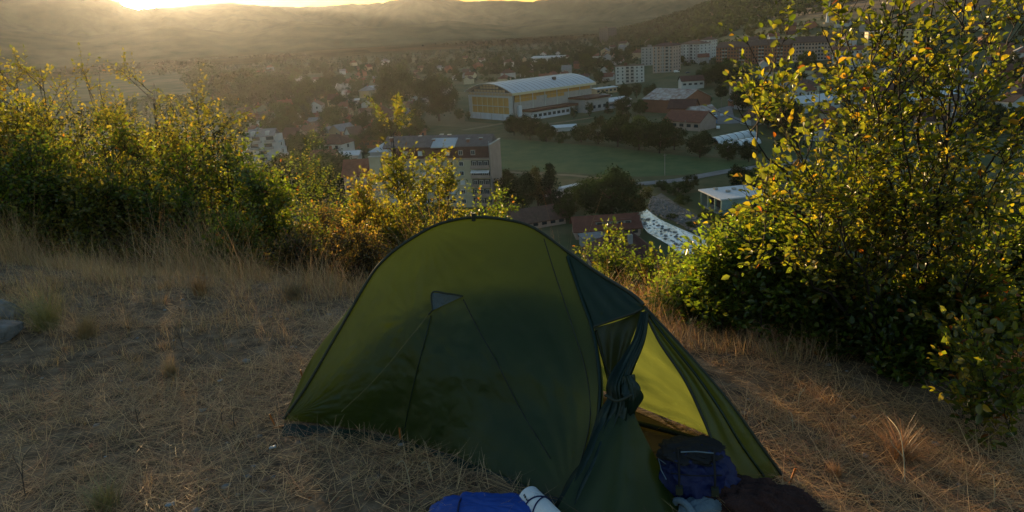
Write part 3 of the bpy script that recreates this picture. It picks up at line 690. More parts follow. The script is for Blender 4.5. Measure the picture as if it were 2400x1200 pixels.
def lorry():
    p = vg(1300, 466); q = vg(1364, 452); d = q-p; rz = math.atan2(d[1], d[0]); L = float(np.linalg.norm(d)); c = empty('lorry', tuple(p), rz); tag(c, 'white box lorry half hidden by trees below the field', 'lorry')
    MB().box(2.6, L, -1.2, 1.2, .9, 3.4).build('box_body', M['r_white'], c); MB().prism([(0, -1.1, .5), (2.4, -1.1, .5), (2.4, -1.1, 2.7), (.5, -1.1, 2.7), (0, -1.1, 1.6)], (0, 2.2, 0)).build('cab', M['w_white'], c)
    MB().box(0, L, -.9, .9, .55, .89).build('chassis', M['dark'], c)
    for s in (-1.115, 1.105): MB().prism([(.3, s, 1.65), (1.6, s, 1.65), (1.6, s, 2.5), (.65, s, 2.5)], (0, .01, 0)).build('side_glass', M['glass'], c)
    for x in (1.2, L-2.4, L-1.2):
        for y in (-1.21, .95): MB().tube([(x, y, .5), (x, y+.26, .5)], .5, 14).build('wheel', M['tyre'], c)
lorry()
# ------------------------------------------------------------------ poles
M['pole'] = surf('pole_wood', (0.30, 0.27, 0.22), (0.2, 0.18, 0.15), scale=2)
for px, py, hp, lb in ((1548, 360, 46, 'pale pole at the far edge of the field, below the warehouse'), (1407, 334, 30, 'pale pole in the field-edge trees right of the lorry'), (1606, 308, 26, 'thin pole in front of the red roofed house'), (1501, 548, 52, 'slim pole beside the river at the end of the orange roof'), (1613, 592, 36, 'dark post standing in front of the white water'), (1558, 412, 52, 'tall thin pole at the near edge of the green field'), (1537, 436, 14, 'short post beside the pale road'), (1690, 262, 34, 'lamp pole beside the street')):
    p = vg(px, py); h = hp/ppm(p); e = empty('utility_pole', tuple(p)); tag(e, lb, 'pole', 'poles on the valley floor')
    MB().tube([(0, 0, -.5), (0, 0, h)], [.16, .11], 7).build('post', M['pole'], e)
    if h > 4: MB().box(-.7, .7, -.06, .06, h-.6, h-.48).build('crossarm', M['pole'], e)
e = empty('memorial', tuple(vg(1938, 62))); e.location.z = tz(e.location.x, e.location.y); tag(e, 'slim white memorial spire above the right hillside houses', 'monument')
MB().box(-4, 4, -4, 4, 0, 4).build('base', M['w_tan'], e); MB().tube([(0, 0, 4), (0, 0, 14), (2, 0, 26)], [1.6, 1.1, .25], 8).build('spire', M['r_white'], e)
# smoke
def smoke():
    m, t, out = new_mat('smoke'); N = t.nodes; L = t.links
    v = N.new('ShaderNodeVolumePrincipled'); v.inputs['Color'].default_value = (.9, .9, .9, 1); v.inputs['Anisotropy'].default_value = .3
    tc = N.new('ShaderNodeTexCoord'); n = N.new('ShaderNodeTexNoise'); n.inputs['Scale'].default_value = .22; n.inputs['Detail'].default_value = 3
    L.new(tc.outputs['Object'], n.inputs['Vector']); mr = N.new('ShaderNodeMapRange'); mr.inputs[1].default_value = .42; mr.inputs[2].default_value = .7; mr.inputs[4].default_value = .22
    L.new(n.outputs[0], mr.inputs[0]); L.new(mr.outputs[0], v.inputs['Density']); L.new(v.outputs[0], out.inputs['Volume'])
    p = vg(814, 240)
    mb = MB().tube([(0, 0, 1), (-1, 0, 4), (-2.5, 0, 7), (-1, 0, 10), (-4, 0, 13), (-8, 0, 15)], [.7, 2.0, 2.6, 3.2, 4.4, 2.5], 14)
    o = mb.build('smoke', m, smooth=True); o.location = tuple(p); tag(o, 'thin pale smoke rising above the grey shed', kind='stuff')
smoke()
# ------------------------------------------------------------------ trees of the valley
M['leaf_far'] = leafmat('valley_leaves', trans=0.25, tr_tint=(1.1, 1.1, 0.7), gloss=0.0)
M['bark'] = surf('bark', (0.075, 0.055, 0.04), (0.03, 0.024, 0.018), scale=6, rough=0.95, bump=0.6)
def leaf_quads(P, N, S, r, fold=0.25, aspect=0.62):
    """n small folded leaf-like faces: P centres, N rough normals, S sizes -> V (n*4), F (n,4)"""
    n = len(P); a = r.randn(n, 3); a -= (a*N).sum(1, keepdims=True)*N; a /= np.linalg.norm(a, axis=1, keepdims=True)+1e-9
    b = np.cross(N, a); S = S[:, None]
    V = np.stack([P-a*S, P+b*S*aspect+N*S*fold*r.rand(n, 1), P+a*S, P-b*S*aspect+N*S*fold*r.rand(n, 1)], 1)
    return V.reshape(-1, 3), np.arange(n*4).reshape(n, 4)
def unit(v): return v/(np.linalg.norm(v, axis=-1, keepdims=True)+1e-9)
def crown_mesh(name, kind, seed, nclump, per, leaf, base):
    """unit tree: total height 1; crown fills the outline of its kind"""
    r = np.random.RandomState(seed); C = []
    while len(C) < nclump:
        p = r.uniform(-1, 1, 3)
        if np.linalg.norm(p) > 1 or np.linalg.norm(p) < r.uniform(0.0, 0.75): continue
        if kind == 'round': q = np.array([p[0]*.44, p[1]*.44, .52+p[2]*.42]); rad_ = .12
        elif kind == 'oval': q = np.array([p[0]*.29, p[1]*.29, .56+p[2]*.41]); rad_ = .10
        elif kind == 'column': q = np.array([p[0]*.12, p[1]*.12, .54+p[2]*.44]); rad_ = .06
        elif kind == 'cone':
            z = .10+.88*(r.rand()**1.6); w = .26*(1-z)+.02; q = np.array([p[0]*w, p[1]*w, z]); rad_ = .05+.04*(1-z)
        else: q = np.array([p[0]*.62, p[1]*.62, .45+p[2]*.42]); rad_ = .15
        C.append((q, rad_*r.uniform(.7, 1.35), r.uniform(.7, 1.25)))
    P = []; N = []; K = []
    for q, rr, tone in C:
        d = unit(r.randn(per, 3)); P.append(q+d*rr*(r.rand(per, 1)**.4)*np.array([1, 1, .8])); N.append(unit(d+.5*r.randn(per, 3))); K.append(np.full(per, tone))
    P = np.concatenate(P); N = np.concatenate(N); K = np.concatenate(K)*r.uniform(.75, 1.25, len(P))
    V, F = leaf_quads(P, N, leaf*r.uniform(.7, 1.3, len(P)), r)
    col = np.repeat(K[:, None]*np.array(base)[None], 4, axis=0)
    return mesh_np(name, V, F, M['leaf_far'], col)
def trunk_mesh(seed, h=0.5):
    r = np.random.RandomState(seed); m = MB()
    m.tube([(0, 0, -.03), (.01, 0, h*.5), (r.uniform(-.03, .03), .01, h)], [.028, .02, .012], 7)
    for k in range(5):
        a = r.uniform(0, 6.28); z = h*r.uniform(.45, .95); m.tube([(0, 0, z), (math.cos(a)*.12, math.sin(a)*.12, z+.14), (math.cos(a)*.22, math.sin(a)*.22, z+.2)], [.012, .007, .003], 5)
    return m.mesh('trunk', M['bark'])
G1, G2, G3, G4 = (.030, .052, .020), (.045, .068, .022), (.055, .062, .022), (.022, .042, .022)
TREE = [('round', 'dark round', crown_mesh('crown', 'round', 1, 110, 50, .024, G1)), ('round', 'round mid-green', crown_mesh('crown', 'round', 2, 100, 50, .025, G2)),
        ('oval', 'tall oval', crown_mesh('crown', 'oval', 3, 60, 50, .022, G1)), ('oval', 'olive oval', crown_mesh('crown', 'oval', 4, 55, 50, .023, G3)),
        ('column', 'slim poplar-like', crown_mesh('crown', 'column', 5, 60, 36, .016, G4)), ('cone', 'dark conical', crown_mesh('crown', 'cone', 6, 90, 36, .02, G4)),
        ('bush', 'low spreading', crown_mesh('crown', 'bush', 7, 45, 60, .034, G2)), ('round', 'loose olive', crown_mesh('crown', 'round', 8, 48, 55, .028, G3))]
TRUNK = [trunk_mesh(s) for s in range(4)]
rt = random.Random(12)
NTREE = [0]
def vtree(p, h, kind, wide=1.0, parts=True, label=None, group='trees of the valley'):
    NTREE[0] += 1
    s = h; rz = rt.uniform(0, 6.28)
    z = tz(p[0], p[1])
    if parts:
        t = empty('tree', (p[0], p[1], z), rz); link('trunk', TRUNK[NTREE[0] % 4], t); link('crown', TREE[kind][2], t)
    else:
        t = link('tree', TREE[kind][2], None, (p[0], p[1], z)); t.rotation_euler = (0, 0, rz)
    t.scale = (s*wide, s*wide, s); tag(t, label, 'tree', group)
    if not label: THINGS.append((t, TREE[kind][1]+' tree', 'tree', (p[0], p[1], z)))
    return t
named = [(938, 264, 116, 0, 1.0), (1030, 284, 112, 0, .92), (962, 334, 72, 1, 1.1), (905, 345, 70, 7, 1.0), (850, 318, 60, 0, 1.0), (800, 312, 42, 1, 1.1), (1077, 280, 27, 1, .95), (1098, 282, 22, 2, 1.0),
         (1205, 318, 52, 0, 1.0), (1243, 328, 62, 0, 1.1), (1280, 332, 46, 1, 1.2), (1318, 336, 30, 6, 1.0), (1362, 334, 44, 1, 1.2), (1402, 338, 58, 7, 1.1), (1448, 344, 78, 0, 1.0), (1497, 352, 84, 1, 1.0), (1546, 360, 84, 0, 1.05), (1580, 352, 60, 7, 1.1), (1640, 370, 64, 0, 1.1), (1706, 376, 52, 1, 1.15), (1755, 380, 50, 0, 1.1),
         (1345, 278, 30, 2, 1.0), (1382, 272, 34, 2, 1.0), (1424, 266, 28, 5, 1.3), (1460, 268, 44, 0, 1.1), (1500, 268, 36, 1, 1.1), (1466, 232, 34, 0, 1.1), (1492, 230, 38, 2, 1.0), (1524, 236, 40, 0, 1.0),
         (1190, 482, 86, 3, 1.0), (1226, 494, 92, 0, .9), (1262, 486, 98, 3, .9), (1292, 490, 112, 5, 1.2), (1340, 474, 40, 6, 1.0), (1374, 492, 78, 1, 1.0), (1432, 524, 134, 0, 1.1), (1486, 508, 92, 7, 1.0), (1326, 520, 60, 1, 1.1), (1552, 446, 26, 6, 1.2), (1590, 456, 34, 6, 1.3), (1618, 446, 40, 7, 1.1), (1735, 446, 62, 0, 1.1), (1784, 468, 84, 1, 1.0), (1740, 520, 50, 6, 1.2), (1575, 512, 13, 6, 1.7), (1622, 532, 15, 6, 1.8), (1655, 512, 20, 6, 1.5), (1600, 478, 22, 6, 1.6), (1690, 528, 30, 6, 1.4),
         (1180, 440, 44, 1, 1.1), (1170, 470, 60, 7, 1.0), (690, 360, 46, 0, 1.1), (735, 340, 36, 1, 1.0), (775, 346, 30, 6, 1.0), (830, 352, 40, 1, 1.0), (868, 346, 52, 0, 1.0), (700, 420, 70, 1, 1.0), (760, 440, 80, 7, 1.0), (660, 440, 80, 0, 1.0),
         (600, 262, 90, 0, 1.2), (652, 258, 84, 0, 1.2), (700, 252, 78, 1, 1.2), (560, 250, 90, 7, 1.2), (640, 230, 66, 0, 1.3), (590, 220, 64, 1, 1.3), (730, 246, 60, 0, 1.1), (500, 240, 100, 0, 1.2), (760, 226, 44, 1, 1.0), (795, 212, 40, 0, 1.1),
         (1690, 205, 60, 0, 1.1), (1720, 200, 60, 1, 1.1), (1655, 200, 48, 1, 1.1), (1740, 260, 60, 0, 1.1), (1770, 240, 60, 7, 1.0), (1800, 300, 64, 0, 1.1), (1690, 232, 34, 0, 1.0), (1655, 250, 30, 1, 1.0), (1588, 152, 26, 1, 1.4), (1700, 186, 50, 0, 1.0)]
used = []
for px, py, hp, k, wd in named:
    p = vg(px, py); vtree(p, hp/ppm(p), k, wd); used.append((p[0], p[1], 4.0))
for o in list(COL.objects):
    if o.parent is None and o.get('category') in ('building', 'house', 'shed', 'kiosk', 'greenhouse', 'stack'):
        q = project(o.location); used.append((o.location.x, o.location.y, 30 if o.name.startswith('sports') else 13))
# pixel zones that stay clear of scattered houses and trees
CLEAR = [(1060, 200, 1400, 300), (1130, 300, 1800, 470), (1000, 255, 1120, 330), (860, 330, 1170, 480), (1480, 190, 1720, 330), (560, 330, 680, 410), (1430, 160, 1680, 200)]
def free(p, rr):
    x, y = project(p)
    if any(a <= x <= c and b <= y <= d for a, b, c, d in CLEAR): return False
    return all((p[0]-u[0])**2+(p[1]-u[1])**2 > (rr+u[2])**2 for u in used)
rh_ = random.Random(77)
WALLS = ['w_white', 'w_white', 'w_white', 'w_cream', 'w_grey', 'w_pink', 'w_tan', 'w_brick']; ROOFS = ['r_red', 'r_red', 'r_dark', 'r_dark', 'r_brown', 'r_brown', 'r_grey']
zones = [((560, 150, 1080, 330), 84), ((1060, 130, 1470, 205), 32), ((1400, 100, 1700, 170), 14), ((1720, 60, 2420, 330), 62), ((660, 330, 870, 440), 10)]
nh = 0
for (x0, y0, x1, y1), n in zones:
    tries = 0; c = 0
    while c < n and tries < 900:
        tries += 1
        px, py = rh_.uniform(x0, x1), rh_.uniform(y0, y1)
        p = vg(px, py)
        if p[1] > 1500 or not free(p, 7): continue
        house((p[0], p[1], tz(p[0], p[1])-.1), rh_.gauss(0, .5)+(math.pi/2 if rh_.random() < .35 else 0), rh_.choice([0, 1, 1, 2, 3, 4]), rh_.choice(WALLS), rh_.choice(ROOFS), rh_.uniform(.85, 1.25), detail=p[1] < 620)
        used.append((p[0], p[1], 7)); c += 1; nh += 1
zones = [((560, 140, 1080, 340), 105), ((1060, 125, 1480, 200), 36), ((1700, 60, 2420, 340), 50), ((640, 340, 870, 470), 12)]
for (x0, y0, x1, y1), n in zones:
    tries = 0; c = 0
    while c < n and tries < 900:
        tries += 1
        px, py = rh_.uniform(x0, x1), rh_.uniform(y0, y1); p = vg(px, py)
        if p[1] > 1700 or not free(p, 2.0): continue
        vtree(p, rh_.uniform(7, 18), rh_.choice([0, 0, 1, 1, 2, 3, 4, 6, 7]), rh_.uniform(.9, 1.3), parts=p[1] < 430); used.append((p[0], p[1], 2.0)); c += 1

# ------------------------------------------------------------------ far woods: masses nobody could count
def wood(name, pts, hs, base, seed, label):
    r = np.random.RandomState(seed); P = []; N = []; K = []; S = []
    for p, h in zip(pts, hs):
        n = 17; d = unit(r.randn(n, 3)); d[:, 2] = np.abs(d[:, 2])*1.0-.15
        P.append(np.array(p)+d*np.array([.46, .46, .8])*h*(r.rand(n, 1)**.35)+np.array([0, 0, .15*h])); N.append(unit(d+.4*r.randn(n, 3))); K.append(np.full(n, r.uniform(.65, 1.35))); S.append(np.full(n, h*.25))
    P = np.concatenate(P); N = np.concatenate(N); K = np.concatenate(K)*r.uniform(.8, 1.2, len(P)); S = np.concatenate(S)*r.uniform(.7, 1.3, len(P))
    V, F = leaf_quads(P, N, S, r); col = np.repeat(K[:, None]*np.array(base)[None], 4, axis=0)
    tag(obj_np(name, V, F, M['leaf_far'], None, col), label, kind='stuff')
r9 = np.random.RandomState(21)
def scatter(n, gen, keep, h0, h1):
    x, y = gen(n); z = terrain(x, y); k = keep(x, y, z); x, y, z = x[k], y[k], z[k]
    return np.stack([x, y, z], -1), r9.uniform(h0, h1, len(x))
def pj(x, y, z):
    d = np.stack([x, y, z-CPOS[2]], -1); k = d @ CF; return 1200+FPX*(d @ CR)/k, 600-FPX*(d @ CU)/k
U = np.array(used)
def clear_of(x, y, r): return (((x[:, None]-U[None, :, 0])**2+(y[:, None]-U[None, :, 1])**2) > (r+U[None, :, 2])**2).all(1)
P, H = scatter(11000, lambda n: (r9.uniform(100, 1500, n), r9.uniform(950, 2050, n)), lambda x, y, z: (hill_r(x, y) > 16+12*NZ(x*.01, y*.01)) & ((y > 1150) | (r9.rand(len(x)) < .5)) & clear_of(x, y, 3), 8, 15)
wood('wooded_hill', P, H, (.034, .05, .02), 5, 'dark woodland covering the hill beyond the town')
def g2(n):
    y = 700*np.exp(r9.uniform(0, 1.6, n)); return y*np.tan(r9.uniform(-.75, .42, n)), y
P, H = scatter(9000, g2, lambda x, y, z: (NZ2.fbm(x*.004+5, y*.0025, 3) > -.12) & (hill_r(x, y) < 22) & (pj(x, y, z)[1] < 176) & clear_of(x, y, 1.5), 5, 11)
wood('far_trees', P, H, (.036, .05, .022), 6, 'distant hedges and tree belts across the hazy plain')
P, H = scatter(2600, lambda n: (r9.uniform(-190, 170, n), r9.uniform(30, 215, n)), lambda x, y, z: clear_of(x, y, 3) & ~((pj(x, y, z)[0] > 1360) & (pj(x, y, z)[0] < 1760) & (pj(x, y, z)[1] < 690)) & ~((pj(x, y, z)[0] > 1120) & (pj(x, y, z)[1] < 480)), 2.5, 6)
wood('slope_scrub', P, H, (.045, .06, .022), 7, 'dark scrub covering the steep slope below the tent')
# low garden greenery between the houses of the town
P, H = scatter(5200, lambda n: (r9.uniform(-420, 420, n), r9.uniform(300, 900, n)), lambda x, y, z: clear_of(x, y, -1.0) & (NZ.fbm(x*.02, y*.02, 3) > -.15) & ~np.any([(pj(x, y, z)[0] > a) & (pj(x, y, z)[0] < c) & (pj(x, y, z)[1] > b-5) & (pj(x, y, z)[1] < d+5) for a, b, c, d in CLEAR], axis=0), 2.0, 6.0)
wood('garden_greenery', P, H, (.036, .052, .02), 9, 'hedges and garden bushes filling in between the town houses')
# ------------------------------------------------------------------ the tent
def fabric(name, c, tr, trans=0.5, rough=0.35, gloss=0.05, wr=9.0):
    m, t, out = new_mat(name); N = t.nodes; L = t.links
    d = N.new('ShaderNodeBsdfDiffuse'); b = N.new('ShaderNodeBsdfTranslucent'); g = N.new('ShaderNodeBsdfGlossy'); g.inputs['Roughness'].default_value = rough; g.inputs[0].default_value = (.8, .9, 1, 1)
    tc = N.new('ShaderNodeTexCoord'); n = N.new('ShaderNodeTexNoise'); n.inputs['Scale'].default_value = 3.0; n.inputs['Detail'].default_value = 5; L.new(tc.outputs['Object'], n.inputs['Vector'])
    for sh, col in ((d, c), (b, tr)):
        r = N.new('ShaderNodeValToRGB'); r.color_ramp.elements[0].position = .3; r.color_ramp.elements[1].position = .7
        r.color_ramp.elements[0].color = (*[x*.82 for x in col], 1); r.color_ramp.elements[1].color = (*col, 1); L.new(n.outputs[0], r.inputs[0]); L.new(r.outputs[0], sh.inputs[0])
    n2 = N.new('ShaderNodeTexNoise'); n2.inputs['Scale'].default_value = wr; n2.inputs['Detail'].default_value = 4; n2.inputs['Distortion'].default_value = 1.0; L.new(tc.outputs['Object'], n2.inputs['Vector'])
    bp = N.new('ShaderNodeBump'); bp.inputs['Strength'].default_value = .38; bp.inputs['Distance'].default_value = .02; L.new(n2.outputs[0], bp.inputs['Height'])
    for sh in (d, g): L.new(bp.outputs[0], sh.inputs['Normal'])
    m1 = N.new('ShaderNodeMixShader'); m1.inputs[0].default_value = trans; m2 = N.new('ShaderNodeMixShader'); m2.inputs[0].default_value = gloss
    L.new(d.outputs[0], m1.inputs[1]); L.new(b.outputs[0], m1.inputs[2]); L.new(m1.outputs[0], m2.inputs[1]); L.new(g.outputs[0], m2.inputs[2]); L.new(m2.outputs[0], out.inputs[0])
    return m
M['fly'] = fabric('green_nylon', (.034, .058, .015), (.31, .37, .07), .50, gloss=.022)
M['fly_dark'] = fabric('teal_shaded_nylon', (.012, .030, .018), (.06, .10, .035), .38, gloss=.025)  # fly fabric in darker teal; shade of the gathered flap is in the colour
M['mesh'] = fabric('mesh_panel', (.04, .055, .05), (.07, .10, .04), .5, gloss=.02)
M['tpole'] = surf('pole_sleeve', (.030, .036, .022), (.018, .022, .016), scale=30, rough=.6)
M['cord'] = surf('guy_cord', (.16, .15, .06), (.11, .10, .045), scale=30); M['orange'] = surf('peg_orange', (.45, .14, .03), (.3, .1, .03), scale=20, rough=.5)
tent = empty('tent', (0, 3.5, 0)); tag(tent, 'green dome tent with its door tied open on the dry hilltop', 'tent')
TOFF = np.array([0, 3.5, 0.0])
def K(pts): return np.array([at_y(x, y, d) for x, y, d in pts])
def G(pts, z=0.02): return np.array([at_z(x, y, z) for x, y in pts])
def resample(P, n):
    """smooth curve through points, by arc length"""
    P = np.asarray(P, float); m = len(P); Q = []
    for i in range(m-1):
        p0, p1, p2, p3 = P[max(i-1, 0)], P[i], P[i+1], P[min(i+2, m-1)]
        for t in np.linspace(0, 1, 24, endpoint=False):
            Q.append(.5*((2*p1)+(-p0+p2)*t+(2*p0-5*p1+4*p2-p3)*t*t+(-p0+3*p1-3*p2+p3)*t**3))
    Q.append(P[-1]); Q = np.array(Q); s = np.concatenate([[0], np.cumsum(np.linalg.norm(np.diff(Q, axis=0), axis=1))]); u = np.linspace(0, s[-1], n)
    return np.stack([np.interp(u, s, Q[:, k]) for k in range(3)], -1)
def patch(top, bot, nu, nv, left=None, right=None, sag=None, folds=None):
    """Coons patch; top/bot run along u, left/right along v; sag(u,v)->offset vector"""
    T = resample(top, nu); B = resample(bot, nu); v = np.linspace(0, 1, nv)[:, None, None]; u = np.linspace(0, 1, nu)[None, :, None]
    Lc = resample(left, nv) if left is not None else T[0]+(B[0]-T[0])*np.linspace(0, 1, nv)[:, None]
    Rc = resample(right, nv) if right is not None else T[-1]+(B[-1]-T[-1])*np.linspace(0, 1, nv)[:, None]
    S = (1-v)*T[None]+v*B[None]+(1-u)*Lc[:, None]+u*Rc[:, None]-((1-u)*(1-v)*T[0]+u*(1-v)*T[-1]+(1-u)*v*B[0]+u*v*B[-1])
    if sag is not None: S = S+sag(u[..., 0], v[..., 0])
    return S
def panel(name, S, mat, parent=None, thick=True, smooth=True):
    ny, nx = S.shape[:2]; o = obj_np(name, (S-TOFF).reshape(-1, 3), grid_faces(ny, nx), mat, parent or tent, smooth=smooth)
    return o
ridgeL = K([(668, 995, 3.53), (720, 905, 3.56), (790, 785, 3.61), (865, 655, 3.68), (905, 606, 3.70), (955, 567, 3.72), (1028, 527, 3.74), (1110, 511, 3.75), (1190, 517, 3.70), (1252, 536, 3.64), (1326, 588, 3.52)])
ridgeL[0, 2] = .03
nearB = G([(668, 996), (760, 1004), (860, 1017), (950, 1038), (1040, 1066), (1130, 1100), (1230, 1140), (1330, 1180)], .025)
seamR = K([(1326, 588, 3.52), (1358, 680, 3.30), (1390, 765, 3.12), (1408, 850, 2.98), (1414, 930, 2.88), (1398, 1030, 2.80), (1330, 1180, 2.70)]); seamR[-1] = nearB[-1]
cdir = np.array([0.10, -0.92, 0.25])
def fsag(u, v):
    w = np.sin(np.pi*v)*np.sin(np.pi*np.clip(u*1.02, 0, 1))
    f = .020*np.sin((u*7.0+v*1.2)*np.pi)*v*(1-u*.2)*np.sin(np.pi*np.clip(u, 0, 1))      # soft vertical folds
    f = f+.006*np.sin((u*23+v*5)*np.pi)*v**2*np.sin(np.pi*u)
    e = np.sin(np.pi*v)**.5*np.sin(np.pi*np.clip(u, 0, 1))**.5
    for u0, v0, k, am, ph in ((1.0, 1.0, 26, .010, 0.), (.02, .5, 22, .004, 1.), (.62, 0., 18, .004, 2.), (1.0, .0, 30, .006, .5), (.50, .36, 11, .0025, .8), (.40, 1.0, 9, .002, .3)):
        dx, dy = (u-u0)*2.2, v-v0; rr = np.hypot(dx, dy)+.02; f = f+am*np.sin(k*np.arctan2(dy, dx)+ph+3*rr)*np.exp(-rr*2.2)*np.clip(rr*9, 0, 1)*e
    f = f+.020*NZ.fbm(u*8+v*3, v*4+3, 4)*e+.010*np.abs(NZ2.fbm(u*13-v*6, v*7+u*4, 3))*e
    return (.055*w+f)[..., None]*cdir
SN = patch(ridgeL, nearB, 200, 130, left=np.repeat(ridgeL[:1], 2, 0)+np.array([[0, 0, 0], [0, 0, -.005]]), right=seamR, sag=fsag)
panel('fly', SN, M['fly'])
# projected lookup so that seams, cords and vent lie on the fly
_sp = SN.reshape(-1, 3); _d = _sp-CPOS; _k = _d @ CF; _px = np.stack([1200+FPX*(_d @ CR)/_k, 600-FPX*(_d @ CU)/_k], -1)
def on_fly(x, y, off=.006):
    w = ((_px-np.array([x, y]))**2).sum(1); i = np.argsort(w)[:4]; ww = 1/(w[i]+1); p = (_sp[i]*ww[:, None]).sum(0)/ww.sum()
    d = ray(x, y); t = ((p-CPOS) @ CF)/(d @ CF); q = CPOS+d*t; n = CPOS-q; return q+n/np.linalg.norm(n)*off
def bar(name, pts, r, mat, parent=None, k=6, n=None):
    P = resample(pts, n or max(8, len(pts)*6)); m = MB().tube([p-TOFF for p in P], r if not hasattr(r, '__len__') else list(np.interp(np.linspace(0, 1, len(P)), np.linspace(0, 1, len(r)), r)), k); return m.build(name, mat, parent or tent, smooth=True)
# inner tent hung under the fly: the light stops at it, only the top of the fly glows
M['inner'] = surf('inner_nylon', (.10, .09, .06), (.07, .065, .045), scale=6, rough=.9)
_nv = SN.shape[0]; _c = np.array([0.05, 0, 0]); SI = SN[int(_nv*.34):-2:2, 14:-6:2]+np.array([0, .085, -.02]); SI[..., 2] = np.maximum(SI[..., 2], .03)
panel('inner_tent', SI, M['inner'])
# far side of the fly
hoodT = K([(1326, 588, 3.52), (1400, 640, 3.35), (1480, 690, 3.15), (1508, 716, 3.08)])
front = K([(1508, 716, 3.08), (1600, 815, 2.98), (1700, 930, 2.88), (1780, 1040, 2.82), (1830, 1115, 2.79)]); front[-1, 2] = .02
ridgeAll = np.concatenate([ridgeL, hoodT[1:], front[1:]])
farB = np.array([ridgeL[0], (-1.25, 3.85, .02), (-1.02, 4.25, .02), (-.4, 4.44, .02), (.1, 4.1, .02), (.55, 3.52, .02), (.88, 3.14, .02), front[-1]])
def fs2(u, v):
    w = np.sin(np.pi*v)*np.sin(np.pi*u); side = (np.sin(np.pi*v**.5)*np.exp(-((u-.13)/.09)**2))[..., None]*np.array([-.075, .0, .0])
    return side+(w*.05+.02*NZ2.fbm(u*14, v*7, 4)*np.sin(np.pi*v)*np.sin(np.pi*u)**.5+.012*np.sin((u*9+v*2)*np.pi)*np.sin(np.pi*v)*np.sin(np.pi*u))[..., None]*np.array([.1, .9, .25])
SF = patch(ridgeAll, farB, 120, 50, left=np.repeat(ridgeL[:1], 2, 0)+np.array([[0, 0, 0], [0, .002, 0]]), right=np.repeat(front[-1:], 2, 0)+np.array([[0, 0, 0], [0, .002, 0]]), sag=fs2)
panel('fly', SF+np.array([0, .004, 0]), M['fly'])
# hood of sheer fabric above the door
Hh = at_y(1390, 765, 3.12)
hb = np.array([seamR[2], at_y(1440, 748, 3.10), at_y(1480, 735, 3.08), at_y(1508, 722, 3.07)])
SH = patch(hoodT, hb, 30, 24, left=seamR[:3], sag=lambda u, v: (.02*np.sin(np.pi*v)*np.sin(np.pi*u)+.006*np.sin((u*6-v*3)*np.pi)*np.sin(np.pi*v))[..., None]*np.array([.3, -.9, .2]))
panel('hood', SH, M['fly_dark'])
bar('hood_hem', hb-np.array([0, .006, 0]), .006, M['tpole'])
# right-hand door panel up to the zip
inner = K([(1510, 728, 3.04), (1545, 800, 2.99), (1605, 890, 2.90), (1650, 985, 2.80), (1682, 1062, 2.74), (1740, 1118, 2.70)]); inner[-1, 2] = .02
SR = patch(front+np.array([0, -.006, 0]), inner, 46, 22, sag=lambda u, v: (.016*np.sin(v*3*np.pi)*np.sin(np.pi*np.clip(u*.9+.05, 0, 1)))[..., None]*np.array([.3, -.9, .2]))
panel('door_panel', SR, M['fly'])
bar('zip', inner-np.array([0, .008, 0]), .007, M['tpole']); bar('door_seam', SR[8, 2:-1]-np.array([0, .004, 0]), .006, M['fly_dark'], n=40)
bar('front_seam', front-np.array([0, .008, 0]), .008, M['tpole'])
# inner door of fine mesh, behind the gathered flap
idp = patch(K([(1392, 768, 3.16), (1450, 752, 3.16), (1506, 728, 3.12)]), K([(1425, 900, 3.06), (1432, 905, 3.06), (1440, 905, 3.05)]), 18, 22, sag=lambda u, v: (.012*np.sin(u*4*np.pi)*np.sin(np.pi*v))[..., None]*np.array([0, -1, 0.]))
panel('inner_door', idp, M['mesh'])
bar('inner_zip', K([(1396, 775, 3.13), (1410, 830, 3.08), (1430, 885, 3.02)]), .006, M['tpole'])
# the gathered flap, tied half way down
def ruffle(name, path, radii, mat, seed, k=40, lobes=11, n=60, flat=.6, amp=.3):
    r = np.random.RandomState(seed); P = resample(path, n); R = np.interp(np.linspace(0, 1, n), np.linspace(0, 1, len(radii)), radii); V = []
    ph = r.uniform(0, 6.28, 4)
    for i, p in enumerate(P):
        t = P[min(i+1, n-1)]-P[max(i-1, 0)]; t /= np.linalg.norm(t); a = np.cross(t, np.array([0, -1, 0.2])); a /= np.linalg.norm(a); b = np.cross(t, a)
        s = i/n
        for j in range(k):
            th = 2*math.pi*j/k
            q = 1+amp*math.sin(lobes*th+ph[0]+5*s)+amp*.5*math.sin((lobes*2-3)*th+ph[1]-9*s)+.18*math.sin(3*th+ph[2]+12*s)
            V.append(p+R[i]*q*(a*math.cos(th)+b*math.sin(th)*flat))
    V = np.array(V); i = np.arange(n*k).reshape(n, k); F = np.stack([i[:-1], np.roll(i, -1, 1)[:-1], np.roll(i, -1, 1)[1:], i[1:]], -1).reshape(-1, 4)
    return obj_np(name, V-TOFF, F, mat, tent, smooth=True)
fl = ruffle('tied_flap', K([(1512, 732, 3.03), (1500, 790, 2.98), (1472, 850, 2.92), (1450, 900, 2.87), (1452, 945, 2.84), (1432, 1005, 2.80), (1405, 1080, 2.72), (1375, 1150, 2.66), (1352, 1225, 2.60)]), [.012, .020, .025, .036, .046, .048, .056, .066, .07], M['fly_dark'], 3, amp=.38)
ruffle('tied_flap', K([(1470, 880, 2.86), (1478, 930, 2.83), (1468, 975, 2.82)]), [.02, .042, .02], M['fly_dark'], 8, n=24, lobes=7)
bar('tie', K([(1418, 925, 2.80), (1445, 940, 2.77), (1482, 925, 2.79)]), .006, M['tpole'])
